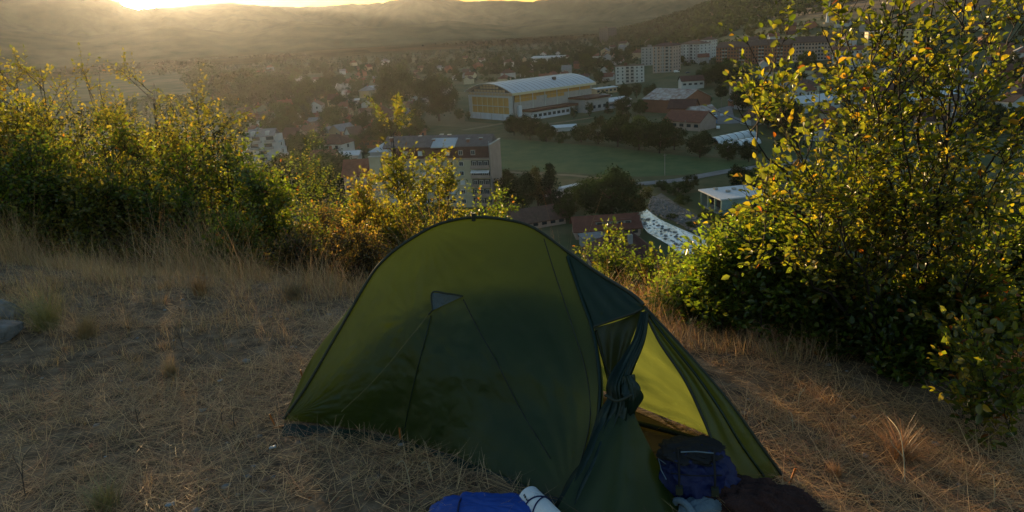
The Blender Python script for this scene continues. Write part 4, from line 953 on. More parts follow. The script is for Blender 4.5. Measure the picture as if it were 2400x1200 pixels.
# the lower door flap that falls to the ground
SL = patch(K([(1436, 960, 2.82), (1460, 970, 2.81), (1484, 965, 2.82)]), np.array([at_z(1290, 1210, .015), at_z(1440, 1260, .03), at_z(1625, 1215, .015)]), 34, 40,
           right=K([(1484, 965, 2.82), (1515, 1030, 2.74), (1560, 1110, 2.66)]).tolist()+[at_z(1625, 1215, .015).tolist()], sag=lambda u, v: (.022*np.sin(u*5*np.pi+v*2)*v)[..., None]*np.array([.2, -.9, .2]))
panel('door_flap', SL, M['fly_dark'] if False else M['fly'])
# ground sheet, inner skirt
m = MB(); fp = [p for p in nearB]+[front[-1]*np.array([.93, 1.0, 1])]+[p*np.array([.97, .985, 1]) for p in farB[::-1][1:-1]]
m.poly([(p[0], p[1]-3.5, .015) for p in fp]); m.build('floor', surf('tent_floor', (.16, .10, .07), (.1, .07, .05), scale=4), tent)
bar('floor_edge', np.array([at_z(1470, 985, .05), at_z(1540, 1003, .05), at_z(1610, 1022, .04), at_z(1690, 1046, .03)]), .014, M['tpole'])
# arch pole in its sleeve, with the top cap
bar('arch_pole', np.concatenate([ridgeL, hoodT[1:]])+np.array([0, -.002, .004]), .0085, M['tpole'], n=120)
tp = ridgeL[7]; bar('pole_cap', [tp+np.array([0, -.01, -.012]), tp+np.array([0, -.012, .03])], .012, M['tpole'])
# vent
va, vb, vc = on_fly(1013, 686, .03), on_fly(1085, 694, .012), on_fly(1014, 728, .012)
vp = patch([va, (va+vb)/2+np.array([0, -.012, .008]), vb], [vc, vc+(vb-vc)*.5, vb+np.array([0, 0, -.002])], 14, 8)
vent = panel('vent', vp, fabric('vent_mesh', (.06, .08, .085), (.08, .1, .1), .3, gloss=.05, wr=60))
bar('vent_edge', [vc, va, (va+vb)/2+np.array([0, -.013, .009]), vb], .0045, M['tpole'], n=30); bar('vent_toggle', [on_fly(1012, 728), on_fly(1004, 738)], .004, M['tpole'])
for pts in ([(1086, 702), (1120, 770), (1165, 850), (1215, 950), (1262, 1030), (1290, 1075)], [(1010, 740), (995, 800), (972, 890), (955, 970), (944, 1032)], [(1275, 560), (1300, 640), (1340, 760), (1375, 880), (1382, 990), (1350, 1120)]):
    bar('seam', [on_fly(x, y, .004) for x, y in pts], .0028, M['tpole'] if pts[0][0] > 1100 or pts[0][0] == 1086 else M['fly_dark'], n=50)
bar('seam', [on_fly(x, y, .003) for x, y in [(1330, 602), (1360, 690), (1388, 770), (1402, 850), (1406, 930), (1392, 1020), (1345, 1140)]], .009, M['fly_dark'], n=50)
bar('hem', nearB+np.array([0, -.004, .004]), .006, M['tpole'], n=60)
bar('guy_line', [on_fly(1004, 738, .02), on_fly(960, 792, .03), on_fly(880, 888, .03), on_fly(800, 965, .02)], .0017, M['cord'], n=30)
# low sod skirt under the near edge (dark band)
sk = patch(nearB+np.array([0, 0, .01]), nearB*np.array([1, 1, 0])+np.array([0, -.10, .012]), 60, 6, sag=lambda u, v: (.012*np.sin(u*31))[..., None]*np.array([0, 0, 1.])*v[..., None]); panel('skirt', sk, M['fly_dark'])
for (x, y), dx in (((650, 1001), -.03), ((712, 892), -.01), ((1846, 1136), .03), ((940, 1042), 0)):
    p = at_z(x, y, 0); p[2] = tz(p[0], p[1]); bar('peg', [p+np.array([dx, 0, .07]), p+np.array([0, 0, -.04])], .005, M['orange'])
bar('corner_strap', [at_z(668, 997, .02), at_z(640, 1003, .015)], .006, M['orange']); bar('corner_strap', [front[-1], at_z(1862, 1155, .01)], .004, M['orange'])

# ------------------------------------------------------------------ things lying at the door
def blob(name, c, size, rz, mat, seed, p=2.6, amp=.06, freq=2.2, n=30, parent=None, drop=0.0, tilt=0.0):
    """soft sack: superellipsoid with creases"""
    nz = Noise2(seed); th = np.linspace(-math.pi/2, math.pi/2, n)[:, None]; ph = np.linspace(0, 2*math.pi, 2*n, endpoint=False)[None]
    f = lambda w, e: np.sign(w)*np.abs(w)**e
    e = 2/p; x = f(np.cos(th), e)*f(np.cos(ph), e); y = f(np.cos(th), e)*f(np.sin(ph), e); z = f(np.sin(th), e)*np.ones_like(ph)
    d = 1+amp*2*(np.abs(nz.fbm(x*freq+z*1.7+9, y*freq-z*1.3+4, 4))-.2)
    V = np.stack([x*d*size[0]/2, y*d*size[1]/2, z*d*size[2]/2+drop*(x*x)], -1); i = np.arange(n*2*n).reshape(n, 2*n)
    F = np.stack([i[:-1], np.roll(i, -1, 1)[:-1], np.roll(i, -1, 1)[1:], i[1:]], -1).reshape(-1, 4)
    o = obj_np(name, V.reshape(-1, 3), F, mat, parent, smooth=True); o.location = c; o.rotation_euler = (tilt, 0, rz); return o
M['blue'] = surf('blue_nylon', (.012, .065, .34), (.009, .045, .25), scale=5, rough=.55, bump=.3, bscale=14); M['navy'] = surf('navy_nylon', (.006, .014, .085), (.004, .008, .045), scale=6, rough=.6, bump=.5, bscale=18)
M['black'] = surf('black_cloth', (.012, .012, .014)); M['denim'] = surf('grey_blue_cloth', (.13, .18, .23), (.09, .13, .17), scale=14, rough=.9, bump=.4, bscale=60)
M['maroon'] = surf('brown_fleece', (.055, .025, .022), (.03, .014, .013), scale=18, rough=1, bump=.9, bscale=70); M['paper'] = surf('white_roll', (.62, .66, .70), (.5, .54, .58), scale=9, rough=.6)
c = at_z(1135, 1206, .05); o = blob('sleeping_pad', tuple(c), (.46, .24, .10), rad(-6), M['blue'], 4, p=2.3, amp=.16, freq=3.0, n=44); tag(o, 'bright blue folded pad on the grass before the tent', 'sleeping pad')
MB().tube([(-.1, -.12, .03), (-.1, 0, .056), (-.1, .115, .02)], .004, 5).build('strap', M['navy'], o)
a_, b_ = at_z(1238, 1164, .06), at_z(1300, 1232, .05); ax = b_-a_; L = float(np.linalg.norm(ax)); rl = empty('roll', tuple(a_), math.atan2(ax[1], ax[0])); tag(rl, 'white printed roll bound with dark cord beside the blue pad', 'roll')
R_ = .05
m = MB().tube([(0, 0, 0), (.004, 0, 0), (L-.004, 0, 0), (L, 0, 0)], [R_*.93, R_, R_, R_*.93], 32); m.build('sleeve', M['paper'], rl, smooth=False)
MB().tube([(-.003, 0, 0), (.002, 0, 0)], [R_*.45]*2, 20).build('core', M['denim'], rl)
for x, s in ((.085, .02), (.105, -.02)): MB().tube([(x+s*math.cos(t), (R_+.002)*math.cos(t), (R_+.002)*math.sin(t)) for t in np.linspace(0, 2*math.pi, 25)], .0035, 5).build('cord', M['navy'], rl)
for x, t, w in ((.03, 2.2, .006), (.042, 2.25, .010), (.056, 2.3, .005), (.064, 2.28, .003)):
    MB().prism([(x-w/2, (R_+.0015)*math.cos(q), (R_+.0015)*math.sin(q)) for q in (t, t+.16)]+[(x+w/2, (R_+.0015)*math.cos(q), (R_+.0015)*math.sin(q)) for q in (t+.2, t+.04)], (0, math.cos(t)*.001, math.sin(t)*.001)).build('printed_mark', M['black'], rl)
c = at_z(1628, 1118, .11); bag = blob('backpack', tuple(c), (.31, .22, .25), rad(-10), M['navy'], 6, p=2.4, amp=.30, freq=3.4, n=48); tag(bag, 'dark blue backpack with black lid in the tent doorway', 'backpack')
blob('lid', (-.02, .02, .115), (.24, .18, .05), 0, M['black'], 7, p=2.3, parent=bag, amp=.3, n=36); MB().tube([(-.12, -.05, .09), (-.15, -.06, .12), (-.14, -.08, .08), (-.12, -.10, .05)], .002, 5).build('strap', M['denim'], bag)
MB().tube([(-.06, -.04, .142), (0, -.045, .15), (.07, -.04, .142)], .003, 5).build('piping', M['denim'], bag)
for x in (-.07, .07):
    st = MB().tube(resample([(x, -.02, .145), (x, -.10, .10), (x, -.122, .02), (x, -.11, -.08)], 12), .005, 5).build('strap', M['black'], bag, smooth=True)
    MB().box(x-.014, x+.014, -.138, -.112, .005, .035).build('buckle', M['tpole'], st)
MB().tube(resample([(-.10, -.085, .07), (0, -.118, .085), (.10, -.085, .07)], 12), .0025, 5).build('zip', M['black'], bag, smooth=True)
c = at_z(1668, 1178, .05); g_ = blob('garment', tuple(c), (.30, .13, .085), rad(24), M['denim'], 9, p=2.3, amp=.16, freq=2.4); tag(g_, 'grey-blue garment with rolled cuff below the backpack', 'garment')
MB().tube([(-.135, .065*math.cos(t), .045*math.sin(t)) for t in np.linspace(0, 2*math.pi, 21)], .014, 6).build('cuff', M['denim'], g_, smooth=True)
c = at_z(1775, 1180, .05); o = blob('jacket', tuple(c), (.42, .24, .15), rad(-22), M['maroon'], 12, p=2.2, amp=.32, freq=2.8, n=44); tag(o, 'dark brown fleece jacket heaped at the tent corner', 'jacket')
ob = blob('sleeve', (.16, -.02, -.005), (.2, .12, .09), rad(-12), M['maroon'], 15, p=2.2, amp=.25, parent=o); MB().tube([(-.12, -.09, .05), (-.08, -.11, .03), (-.1, -.12, -.01)], .005, 5).build('drawcord', M['denim'], o)
# ------------------------------------------------------------------ shrubs
M['leaf'] = leafmat('shrub_leaves', trans=0.58, tr_tint=(1.6, 1.55, 0.42), gloss=0.035, grough=.35)
M['twig'] = surf('twig_bark', (.035, .026, .02), (.018, .014, .011), scale=30, rough=.9)
def rand_perp(t, r):
    a = r.randn(3); a -= a.dot(t)*t; return a/(np.linalg.norm(a)+1e-9)
class Tubes:
    def __init__(s): s.V = []; s.F = []; s.n = 0
    def add(s, P, R, k):
        P = np.asarray(P); m = len(P); T = np.gradient(P, axis=0); T = unit(T); up = np.array([.3, .5, .81]); A = unit(np.cross(T, up)); B = np.cross(T, A)
        th = np.arange(k)*2*math.pi/k; R = np.asarray(R)[:, None, None]
        V = P[:, None]+R*(A[:, None]*np.cos(th)[None, :, None]+B[:, None]*np.sin(th)[None, :, None]); i = np.arange(m*k).reshape(m, k)+s.n
        s.F.append(np.stack([i[:-1], np.roll(i, -1, 1)[:-1], np.roll(i, -1, 1)[1:], i[1:]], -1).reshape(-1, 4)); s.V.append(V.reshape(-1, 3)); s.n += m*k
    def build(s, name, mat, parent): return obj_np(name, np.concatenate(s.V), np.concatenate(s.F), mat, parent, smooth=True)
def leaf_mesh_arrays(P, A, N, S, w=.62, fold=.22, droop=.12):
    """ovate leaves: base P, axis A (unit), normal N (unit), length S -> 6 verts, 2 quads each"""
    B = np.cross(N, A); S = S[:, None]
    W = S*w*.5
    b = P; t = P+A*S-N*S*droop
    l1 = P+A*S*.30+B*W*.92+N*S*fold*.5; r1 = P+A*S*.30-B*W*.92+N*S*fold*.5
    l2 = P+A*S*.68+B*W*.80+N*S*(fold*.5-droop*.4); r2 = P+A*S*.68-B*W*.80+N*S*(fold*.5-droop*.4)
    V = np.stack([b, l1, l2, t, r2, r1], 1).reshape(-1, 3); i = np.arange(len(P))[:, None]*6
    F = np.concatenate([i+np.array([[0, 3, 2, 1]]), i+np.array([[0, 5, 4, 3]])])
    return V, F
def leafcols(n, r, pal, wts):
    k = r.choice(len(pal), n, p=np.array(wts)/sum(wts)); c = np.array(pal)[k]; return c*r.uniform(.7, 1.3, (n, 1))*r.uniform(.92, 1.08, (n, 3))
PAL_G = [(.058, .092, .018), (.085, .118, .020), (.12, .135, .024), (.20, .155, .025), (.22, .09, .02)]
PAL_Y = [(.075, .100, .018), (.12, .135, .022), (.21, .18, .028), (.26, .16, .025), (.25, .08, .02)]
PAL_O = [(.095, .112, .026), (.135, .135, .03), (.19, .165, .034), (.21, .15, .034), (.17, .10, .032)]  # lighter, yellower leaves; some of the golden glow is put into the colour
PAL_L = [(.085, .135, .026), (.115, .165, .03), (.15, .18, .032), (.2, .17, .03), (.2, .1, .03)]  # lighter greens, brightened in colour where sunlight does not reach
PAL_B = [(.12, .085, .045), (.09, .07, .035), (.16, .115, .06), (.07, .07, .028), (.17, .085, .04)]
def grow(base, tips, seed, L, nsub, ntw, lpt, stem_r, sub_len=.34, tw_len=.22, spread=.9, up=.35, droop=.0, t0=.22, sub_seg=6, flatleaf=.55, tubes=None, base_jit=.06):
    """stems base->tips, sub-branches, twigs, alternate leaves. returns (tubes, leaf base, axis, normal)"""
    r = np.random.RandomState(seed); tb = tubes or Tubes(); LP = []; LA = []; LN = []
    zc = np.array([0, 0, 1.0])
    for tip in tips:
        b = np.asarray(base)+np.array([r.uniform(-1, 1)*base_jit, r.uniform(-1, 1)*base_jit, -.08]); tip = np.asarray(tip); D = tip-b; Ls = np.linalg.norm(D)
        c1 = b+np.array([D[0]*.18, D[1]*.18, D[2]*.42])+r.randn(3)*Ls*.03; t = np.linspace(0, 1, 14)[:, None]
        S = (1-t)**2*b+2*t*(1-t)*c1+t*t*tip; S[1:-1] += r.randn(12, 3)*Ls*.006
        sr = stem_r*r.uniform(.7, 1.1)*min(1.3, .4+Ls/3); tb.add(S, np.linspace(sr, sr*.16, 14), 6)
        subs = [(S, 1.0)]
        for q in range(nsub):
            tt = r.uniform(t0, .98); i = min(int(tt*13), 12); p = S[i]+(S[i+1]-S[i])*(tt*13-i); tg = unit(S[i+1]-S[i])
            d = unit(tg*.55+rand_perp(tg, r)*spread+zc*up); l = Ls*sub_len*r.uniform(.45, 1.1)*(1.1-.65*tt)
            u = np.linspace(0, 1, sub_seg)[:, None]; Q = p+d*l*u+(zc*(up*.25)-zc*droop)*l*u*u+np.cumsum(r.randn(sub_seg, 3)*l*.016, 0); tb.add(Q, np.linspace(sr*.36, sr*.10, sub_seg), 3); subs.append((Q, .8))
        for Q, wgt in subs:
            m = len(Q); nt = ntw if wgt < 1 else int(ntw*1.3)
            for q in range(nt):
                tt = r.uniform(.25 if wgt < 1 else .45, 1.0); i = min(int(tt*(m-1)), m-2); p = Q[i]+(Q[i+1]-Q[i])*(tt*(m-1)-i); tg = unit(Q[i+1]-Q[i])
                d = unit(tg*.8+rand_perp(tg, r)*.8+zc*up*.6); l = tw_len*r.uniform(.5, 1.2)
                u = np.linspace(0, 1, 2)[:, None]; X = p+d*l*u+zc*l*(.06-droop*.5)*u*u; tb.add(X, np.linspace(sr*.13+.0008, .0008, 2), 3)
                n = max(2, int(lpt*r.uniform(.6, 1.3))); k = np.linspace(.12, 1, n); pos = p+d*l*k[:, None]+zc*l*(.06-droop*.5)*(k*k)[:, None]
                s = rand_perp(d, r); s = unit(s*np.array([1, 1, .35])); sg = np.where(np.arange(n) % 2 == 0, 1, -1)[:, None]
                A = unit(d*.55+s*sg*.85+r.randn(n, 3)*.22); A[-1] = d; nn = np.cross(d, s); nn = nn if nn[2] > 0 else -nn
                N = nn*flatleaf+zc*.35+r.randn(n, 3)*.42; N -= (N*A).sum(1, keepdims=True)*A
                LP.append(pos); LA.append(A); LN.append(unit(N))
    return tb, np.concatenate(LP), np.concatenate(LA), np.concatenate(LN)
def shrub(name, label, base, tips, seed, leaf, pal, wts, nsub=8, ntw=7, lpt=6, stem_r=.014, group=None, singles=0, cat='shrub', **kw):
    root = empty(name, tuple(base)); tag(root, label, cat, group); base = np.asarray(base, float)
    tb, P, A, N = grow(base, tips, seed, leaf, nsub, ntw, lpt, stem_r, **kw)
    tb.V = [v-base for v in tb.V]; tb.build('stems', M['twig'], root)
    r = np.random.RandomState(seed+1); S = leaf*r.uniform(.55, 1.25, len(P)); C = leafcols(len(P), r, pal, wts); P = P-base
    keep = np.ones(len(P), bool)
    if singles:
        d = P+base-CPOS; k = d @ CF; x = 1200+FPX*(d @ CR)/k; y = 600-FPX*(d @ CU)/k
        sc = np.where((x > 5) & (x < 2395) & (y > 5) & (y < 1195), S/k, 0); idx = np.argsort(-sc)[:singles]; keep[idx] = False
        meshes = []
        for c in range(12):
            q = np.random.RandomState(c); V, F = leaf_mesh_arrays(np.zeros((1, 3)), np.array([[0, 1., 0]]), np.array([[0, 0, 1.]]), np.ones(1), fold=q.uniform(.1, .35), droop=q.uniform(.02, .25)); meshes.append(mesh_np('leaf', V, F, M['leaf'], leafcols(1, q, pal, wts)))
        for j, i in enumerate(idx):
            o = link('leaf', meshes[j % 12], root); X = np.cross(A[i], N[i])
            o.matrix_local = Matrix(((X[0]*S[i], A[i][0]*S[i], N[i][0]*S[i], P[i][0]), (X[1]*S[i], A[i][1]*S[i], N[i][1]*S[i], P[i][1]), (X[2]*S[i], A[i][2]*S[i], N[i][2]*S[i], P[i][2]), (0, 0, 0, 1)))
    V, F = leaf_mesh_arrays(P[keep], A[keep], N[keep], S[keep]); o = obj_np('foliage', V, F, M['leaf'], root, np.repeat(C[keep], 6, axis=0)); o['kind'] = 'stuff'
    LEAVES[0] += len(P)
    return root
LEAVES = [0]
def gp(x, y): return np.array([x, y, tz(x, y)])
# the big shrub at right
b = gp(2.35, 4.25)
tips = K([(1742, 80, 4.1), (1728, 250, 3.9), (1745, 420, 3.75), (1790, 190, 4.5), (1925, 62, 4.3), (1985, 90, 4.5), (2035, 25, 4.2), (2120, -60, 4.2), (2200, -130, 4.3), (2270, -60, 4.0), (2330, -140, 4.5), (2420, 20, 4.0), (2480, 180, 3.8), (2010, 240, 3.9), (2110, 160, 3.8), (2300, 200, 3.8), (1850, 330, 3.7), (1960, 420, 3.6), (2400, 330, 3.6), (1700, 520, 3.8), (2200, 380, 3.6), (2330, 520, 3.5), (2460, 480, 4.2)])
shrub('shrub', 'tall yellow-leaved shrub with many dark stems filling the right side', b, tips, 31, .044, PAL_Y, [5, 6, 2.6, .35, .1], nsub=9, ntw=7, lpt=6.5, stem_r=.014, singles=300, sub_len=.30, tw_len=.22, up=.45, t0=.30, base_jit=.22)
def tips_px(px, top, y, hw, n, seed, lo=.35):
    r = np.random.RandomState(seed); hwm = hw/FPX*y; b = at_y(px, 600, y); bz = tz(b[0], y); out = []
    zt = at_y(px, top, y)[2]
    for i in range(n):
        a = r.uniform(0, 6.28); q = math.sqrt(r.rand()); x = math.cos(a)*q; z = bz+(zt-bz)*(1-(1-lo)*q**1.5*r.uniform(.4, 1.0)); out.append((b[0]+x*hwm+(zt-bz)*0.0, y+math.sin(a)*q*hwm, z))
    out[0] = (b[0], y, zt); return np.array([b[0], y, bz]), np.array(out)
def shrub_px(label, px, top, y, hw, n, seed, leaf, pal, wts, lo=.35, name='shrub', **kw):
    base, tips = tips_px(px, top, y, hw, n, seed, lo); return shrub(name, label, base, tips, seed, leaf, pal, wts, **kw)
WG = [5, 5, 3, .6, .1]; WO = [4, 5, 3, .5, .12]
# undergrowth at right
for i, (px, top, y, hw, n, pal, w, lb, lf) in enumerate([
    (1725, 545, 4.75, 95, 11, PAL_L, [4, 5, 3, .5, .1], 'bright green leafy shrub right of the tent door', .042),
    (1835, 510, 4.6, 110, 11, PAL_L, [5, 4, 2, .4, .1], 'green shrub in the shade left of the tall shrub stems', .042),
    (1625, 680, 5.1, 60, 8, PAL_L, [4, 4, 3, .5, .1], 'low green shrub close behind the tent door panel', .036),
    (1668, 596, 5.3, 60, 9, PAL_L, [4, 5, 3, .4, .1], 'feathery light green shrub between tent and bright green shrub', .034),
    (1580, 640, 5.9, 55, 8, PAL_L, [4, 5, 3, .4, .1], 'light green shrub just above the right tent edge', .034),
    (1970, 650, 4.3, 110, 10, PAL_G, [6, 3, 1, .2, .1], 'dark green undergrowth beneath the tall shrub', .042),
    (2130, 720, 4.05, 110, 10, PAL_G, [6, 3, 1, .2, .1], 'dark bushy undergrowth right of the dark stems', .045),
    (2290, 660, 3.9, 110, 10, PAL_Y, [5, 4, 1, .6, .3], 'yellowing bush below the right end of the tall shrub', .048),
    (2400, 560, 4.2, 110, 10, PAL_G, [5, 4, 2, .5, .1], 'dense green bush at the right picture edge', .048)]):
    shrub_px(lb, px, top, y, hw, n, 50+i, lf, pal, w, lo=.45, nsub=10, ntw=8, lpt=7, stem_r=.010, tw_len=.2, up=.3, t0=.08, group='undergrowth on the right', base_jit=.25)
base = gp(2.28, 3.15); shrub('sapling', 'young lobed-leaf sapling in the lower right corner', base, K([(2230, 700, 3.2), (2260, 760, 3.1), (2330, 690, 3.3), (2390, 760, 3.1), (2300, 850, 3.0), (2240, 880, 3.05), (2400, 900, 3.0)]), 71, .046, PAL_Y, [5, 5, 1.5, .6, .6], nsub=6, ntw=4, lpt=5, stem_r=.006, tw_len=.14, t0=.1, cat='sapling', base_jit=.12)
# left and middle
LEFT = [(-60, 90, 11.0, 120, 10, PAL_O, 'olive shrub cut by the left picture edge'), (50, 150, 10.5, 110, 11, PAL_O, 'leafy olive shrub at far left'), (110, 45, 13.0, 60, 6, PAL_O, 'tall thin shrub rising highest left of the sun'),
        (200, 150, 12.0, 120, 11, PAL_O, 'broad shrub below and left of the sun'), (330, 150, 13.5, 110, 11, PAL_O, 'broad shrub directly below the sun'), (440, 190, 13.0, 110, 10, PAL_O, 'shrub right of the sun, second from the white block'),
        (520, 225, 11.5, 100, 10, PAL_O, 'rounded olive shrub beside the white terraced block'), (595, 330, 11.0, 80, 9, PAL_G, 'green shrub hiding the foot of the white terraced block'), (740, 342, 17.0, 110, 14, PAL_G, 'round bright green tree left of the mansard block'),
        (650, 430, 9.6, 80, 9, PAL_G, 'dark green shrub under the round bright tree'), (-20, 380, 9.8, 110, 10, PAL_G, 'dark low shrub at the left picture edge'), (230, 430, 9.4, 100, 10, PAL_O, 'low olive shrub above the tall grass'), (380, 300, 11.0, 100, 10, PAL_O, 'olive shrub second row under the sun'), (300, 330, 10.0, 110, 10, PAL_G, 'dark shrub in the middle of the left thicket'), (130, 330, 9.6, 110, 10, PAL_G, 'dark shrub at the front of the left thicket'), (460, 370, 9.8, 100, 10, PAL_G, 'lower green shrub in front of the olive shrubs')]
for i, (px, top, y, hw, n, pal, lb) in enumerate(LEFT):
    shrub_px(lb, px, top, y, hw, n, 100+i, .060, pal, WO if pal is PAL_O else WG, nsub=11, ntw=9, lpt=7, stem_r=.018, tw_len=.34, sub_len=.34, up=.3, t0=.06, lo=.4, group='thicket on the left', base_jit=.35, name='tree' if 'tree' in lb else 'shrub', cat='tree' if 'tree' in lb else 'shrub')
MID = [(945, 268, 9.0, 40, 8, PAL_O, [5, 5, 2, .3, .05], 'slender spire-shaped shrub in front of the mansard block', .048), (1050, 362, 9.2, 70, 8, PAL_O, [5, 5, 2, .3, .05], 'airy shrub covering the right half of the mansard block', .048), (860, 425, 7.9, 80, 8, PAL_O, [2, 3, 3, 2.4, 1.2], 'orange tinted shrub left of the spire shrub', .040),
       (1150, 470, 9.2, 60, 6, PAL_G, [4, 4, 2, .4, .1], 'small green shrub above the tent top', .046), (1205, 462, 9.6, 40, 5, PAL_G, [4, 4, 2, .4, .1], 'light green shrub tip right of the tent top', .046), (960, 500, 7.6, 90, 9, PAL_O, [3, 4, 3, 1.4, .4], 'olive shrub touching the left shoulder of the tent', .042),
       (1440, 560, 7.6, 60, 7, PAL_G, [3, 5, 3, .5, .1], 'light green shrub behind the right shoulder of the tent', .044), (1530, 620, 6.8, 60, 7, PAL_G, [3, 5, 3, .5, .1], 'feathery green shrub above the tent hood', .040), (1380, 580, 8.6, 50, 6, PAL_G, [4, 4, 2, .5, .1], 'shadowed shrub between the tent and the orange roof', .044),
       (760, 500, 7.4, 70, 8, PAL_B, [2, 2, 2, 3, 1], 'brownish bush left of the tent', .034), (690, 560, 7.0, 60, 8, PAL_B, [3, 2, 2, 2, 1], 'dry brown bush in the tall grass', .030), (840, 560, 6.6, 60, 8, PAL_B, [3, 2, 3, 2, 1], 'twiggy brown bush beside the tent wall', .028), (560, 520, 8.2, 80, 8, PAL_G, [4, 4, 2, .6, .2], 'dark green bush at the back of the tall grass', .042)]
for i, (px, top, y, hw, n, pal, w, lb, lf) in enumerate(MID):
    shrub_px(lb, px, top, y, hw, n, 140+i, lf, pal, w, lo=.5 if hw > 40 else .4, nsub=10, ntw=7, lpt=7, stem_r=.010, tw_len=.19, sub_len=.28, up=.4, t0=.12, group='shrubs along the crest', base_jit=.2)

# ------------------------------------------------------------------ dry grass (uncountable)
M['straw'] = leafmat('dry_grass', trans=.35, tr_tint=(1.3, 1.05, .6), gloss=.05, grough=.45)
def blades(P, H, ang, lean, width, curl, col, seg=3):
    """ribbons: root P, length H, heading ang, lean (0 upright .. 1 flat), curl"""
    n = len(P); d = np.stack([np.cos(ang), np.sin(ang), np.zeros(n)], -1); s = np.stack([-np.sin(ang), np.cos(ang), np.zeros(n)], -1); V = []
    for k in range(seg+1):
        t = k/seg; th = (lean+curl*t)*math.pi/2
        if k == 0: c = P.copy()
        else: c = c+(d*np.sin(th)[:, None]+np.array([0, 0, 1])*np.cos(th)[:, None])*(H/seg)[:, None]
        w = (width*(1-.75*t))[:, None]; tw = s*math.cos(.9*t)+d*math.sin(.9*t)*.6
        V += [c-tw*w*.5, c+tw*w*.5]
    V = np.stack(V, 1).reshape(-1, 3); m = 2*(seg+1); i = np.arange(n)[:, None]*m; F = np.concatenate([i+np.array([[2*k, 2*k+1, 2*k+3, 2*k+2]]) for k in range(seg)])
    return V, F, np.repeat(col, m, axis=0)
rg = np.random.RandomState(99)
STRAW = np.array([(.62, .42, .23), (.50, .34, .19), (.70, .51, .28), (.37, .235, .135), (.46, .24, .13), (.36, .30, .12)])
STRAW = STRAW*np.array([1.03, .98, .88])
def cols(n, wts): return STRAW[rg.choice(6, n, p=np.array(wts)/sum(wts))]*rg.uniform(.6, 1.25, (n, 1))
TP = np.array([(p[0], p[1]) for p in np.concatenate([nearB, [front[-1]], farB[::-1][1:-1]])])
def in_tent(x, y):
    ins = np.zeros(len(x), bool); j = len(TP)-1
    for i in range(len(TP)):
        c = ((TP[i, 1] > y) != (TP[j, 1] > y)) & (x < (TP[j, 0]-TP[i, 0])*(y-TP[i, 1])/(TP[j, 1]-TP[i, 1]+1e-12)+TP[i, 0]); ins ^= c; j = i
    return ins
def field_pts(n, x0, x1, y0, y1, dens=None):
    x = rg.uniform(x0, x1, n); y = rg.uniform(y0, y1, n); k = ~in_tent(x, y)
    if dens is not None: k &= rg.rand(n) < dens(x, y)
    x, y = x[k], y[k]; return np.stack([x, y, terrain(x, y)], -1)
patchy = lambda x, y: np.clip(.5+2.2*NZ2.fbm(x*1.3+3, y*1.3, 4), .08, 1)
# matted straw lying on the ground
P = np.concatenate([field_pts(84000, -4.2, 3.4, 2.0, 5.2, patchy), field_pts(34000, -8, 4, 4.6, 9.5, patchy)]); n = len(P)
V, F, C = blades(P+np.array([0, 0, .004]), rg.uniform(.07, .28, n), rg.uniform(0, 6.28, n), rg.uniform(.74, 1.0, n), rg.uniform(.0016, .0036, n), rg.uniform(-.12, .22, n), cols(n, [4, 4, 3, 3, 2.4, .4]))
o = obj_np('straw', V, F, M['straw'], None, C); tag(o, 'matted dry straw covering the hilltop', kind='stuff')
# short upright stubble and tufts
tx = np.concatenate([rg.uniform(-8, 3.6, 600), rg.uniform(-5, -.6, 420)]); ty = np.concatenate([rg.uniform(2.1, 9.3, 600), rg.uniform(3.4, 7.5, 420)]); kk = ~in_tent(tx, ty); tx, ty = tx[kk], ty[kk]
m_ = 30; x = np.repeat(tx, m_)+rg.randn(len(tx)*m_)*.045; y = np.repeat(ty, m_)+rg.randn(len(tx)*m_)*.045; k = ~in_tent(x, y); x, y = x[k], y[k]; P = np.stack([x, y, terrain(x, y)], -1); n = len(P)
hh = np.repeat(rg.uniform(.03, .11, len(tx))*(1+1.3*smooth1((ty-3.6)/3.0)*(tx < 0)), m_)[k]
V, F, C = blades(P, hh*rg.uniform(.5, 1.2, n), rg.uniform(0, 6.28, n), rg.uniform(.1, .5, n), rg.uniform(.0016, .003, n), rg.uniform(.1, .6, n), cols(n, [3, 4, 2, 3, 2, 2]))
o = obj_np('dry_grass', V, F, M['straw'], None, C); tag(o, 'short dry grass tufts scattered over the straw', kind='stuff')
# tall grass along the crest
def crest(n, x0, x1, back, fwd): 
    x = rg.uniform(x0, x1, n); y = np.interp(x, CRX, CRY)+rg.uniform(back, fwd, n); k = ~in_tent(x, y) & (rg.rand(n) < np.clip(.45+2.6*NZ.fbm(x*1.3, y*1.3, 3), .04, 1)); x, y = x[k], y[k]; return np.stack([x, y, terrain(x, y)], -1)
P = np.concatenate([crest(60000, -9, .5, -1.9, 1.6), crest(15000, .7, 3.4, -1.1, .5)]); n = len(P)
fr = np.clip((P[:, 1]-np.interp(P[:, 0], CRX, CRY)+1.7)/2.2, .25, 1)
V, F, C = blades(P, rg.uniform(.14, .6, n)*fr*np.where(P[:, 0] > .5, .75, 1.0+.2*smooth1((P[:, 1]-np.interp(P[:, 0], CRX, CRY)+.8)/1.2))*np.clip(1+2.2*NZ2.fbm(P[:, 0]*1.5, P[:, 1]*1.5+8, 3), .35, 1.7), rg.uniform(0, 6.28, n), rg.uniform(.0, .25, n), rg.uniform(.0018, .0038, n), rg.uniform(.1, .75, n), cols(n, [4, 4, 3, 2, 3, 2.5]))
o = obj_np('tall_grass', V, F, M['straw'], None, C); tag(o, 'tall dry grass along the crest of the hill', kind='stuff')
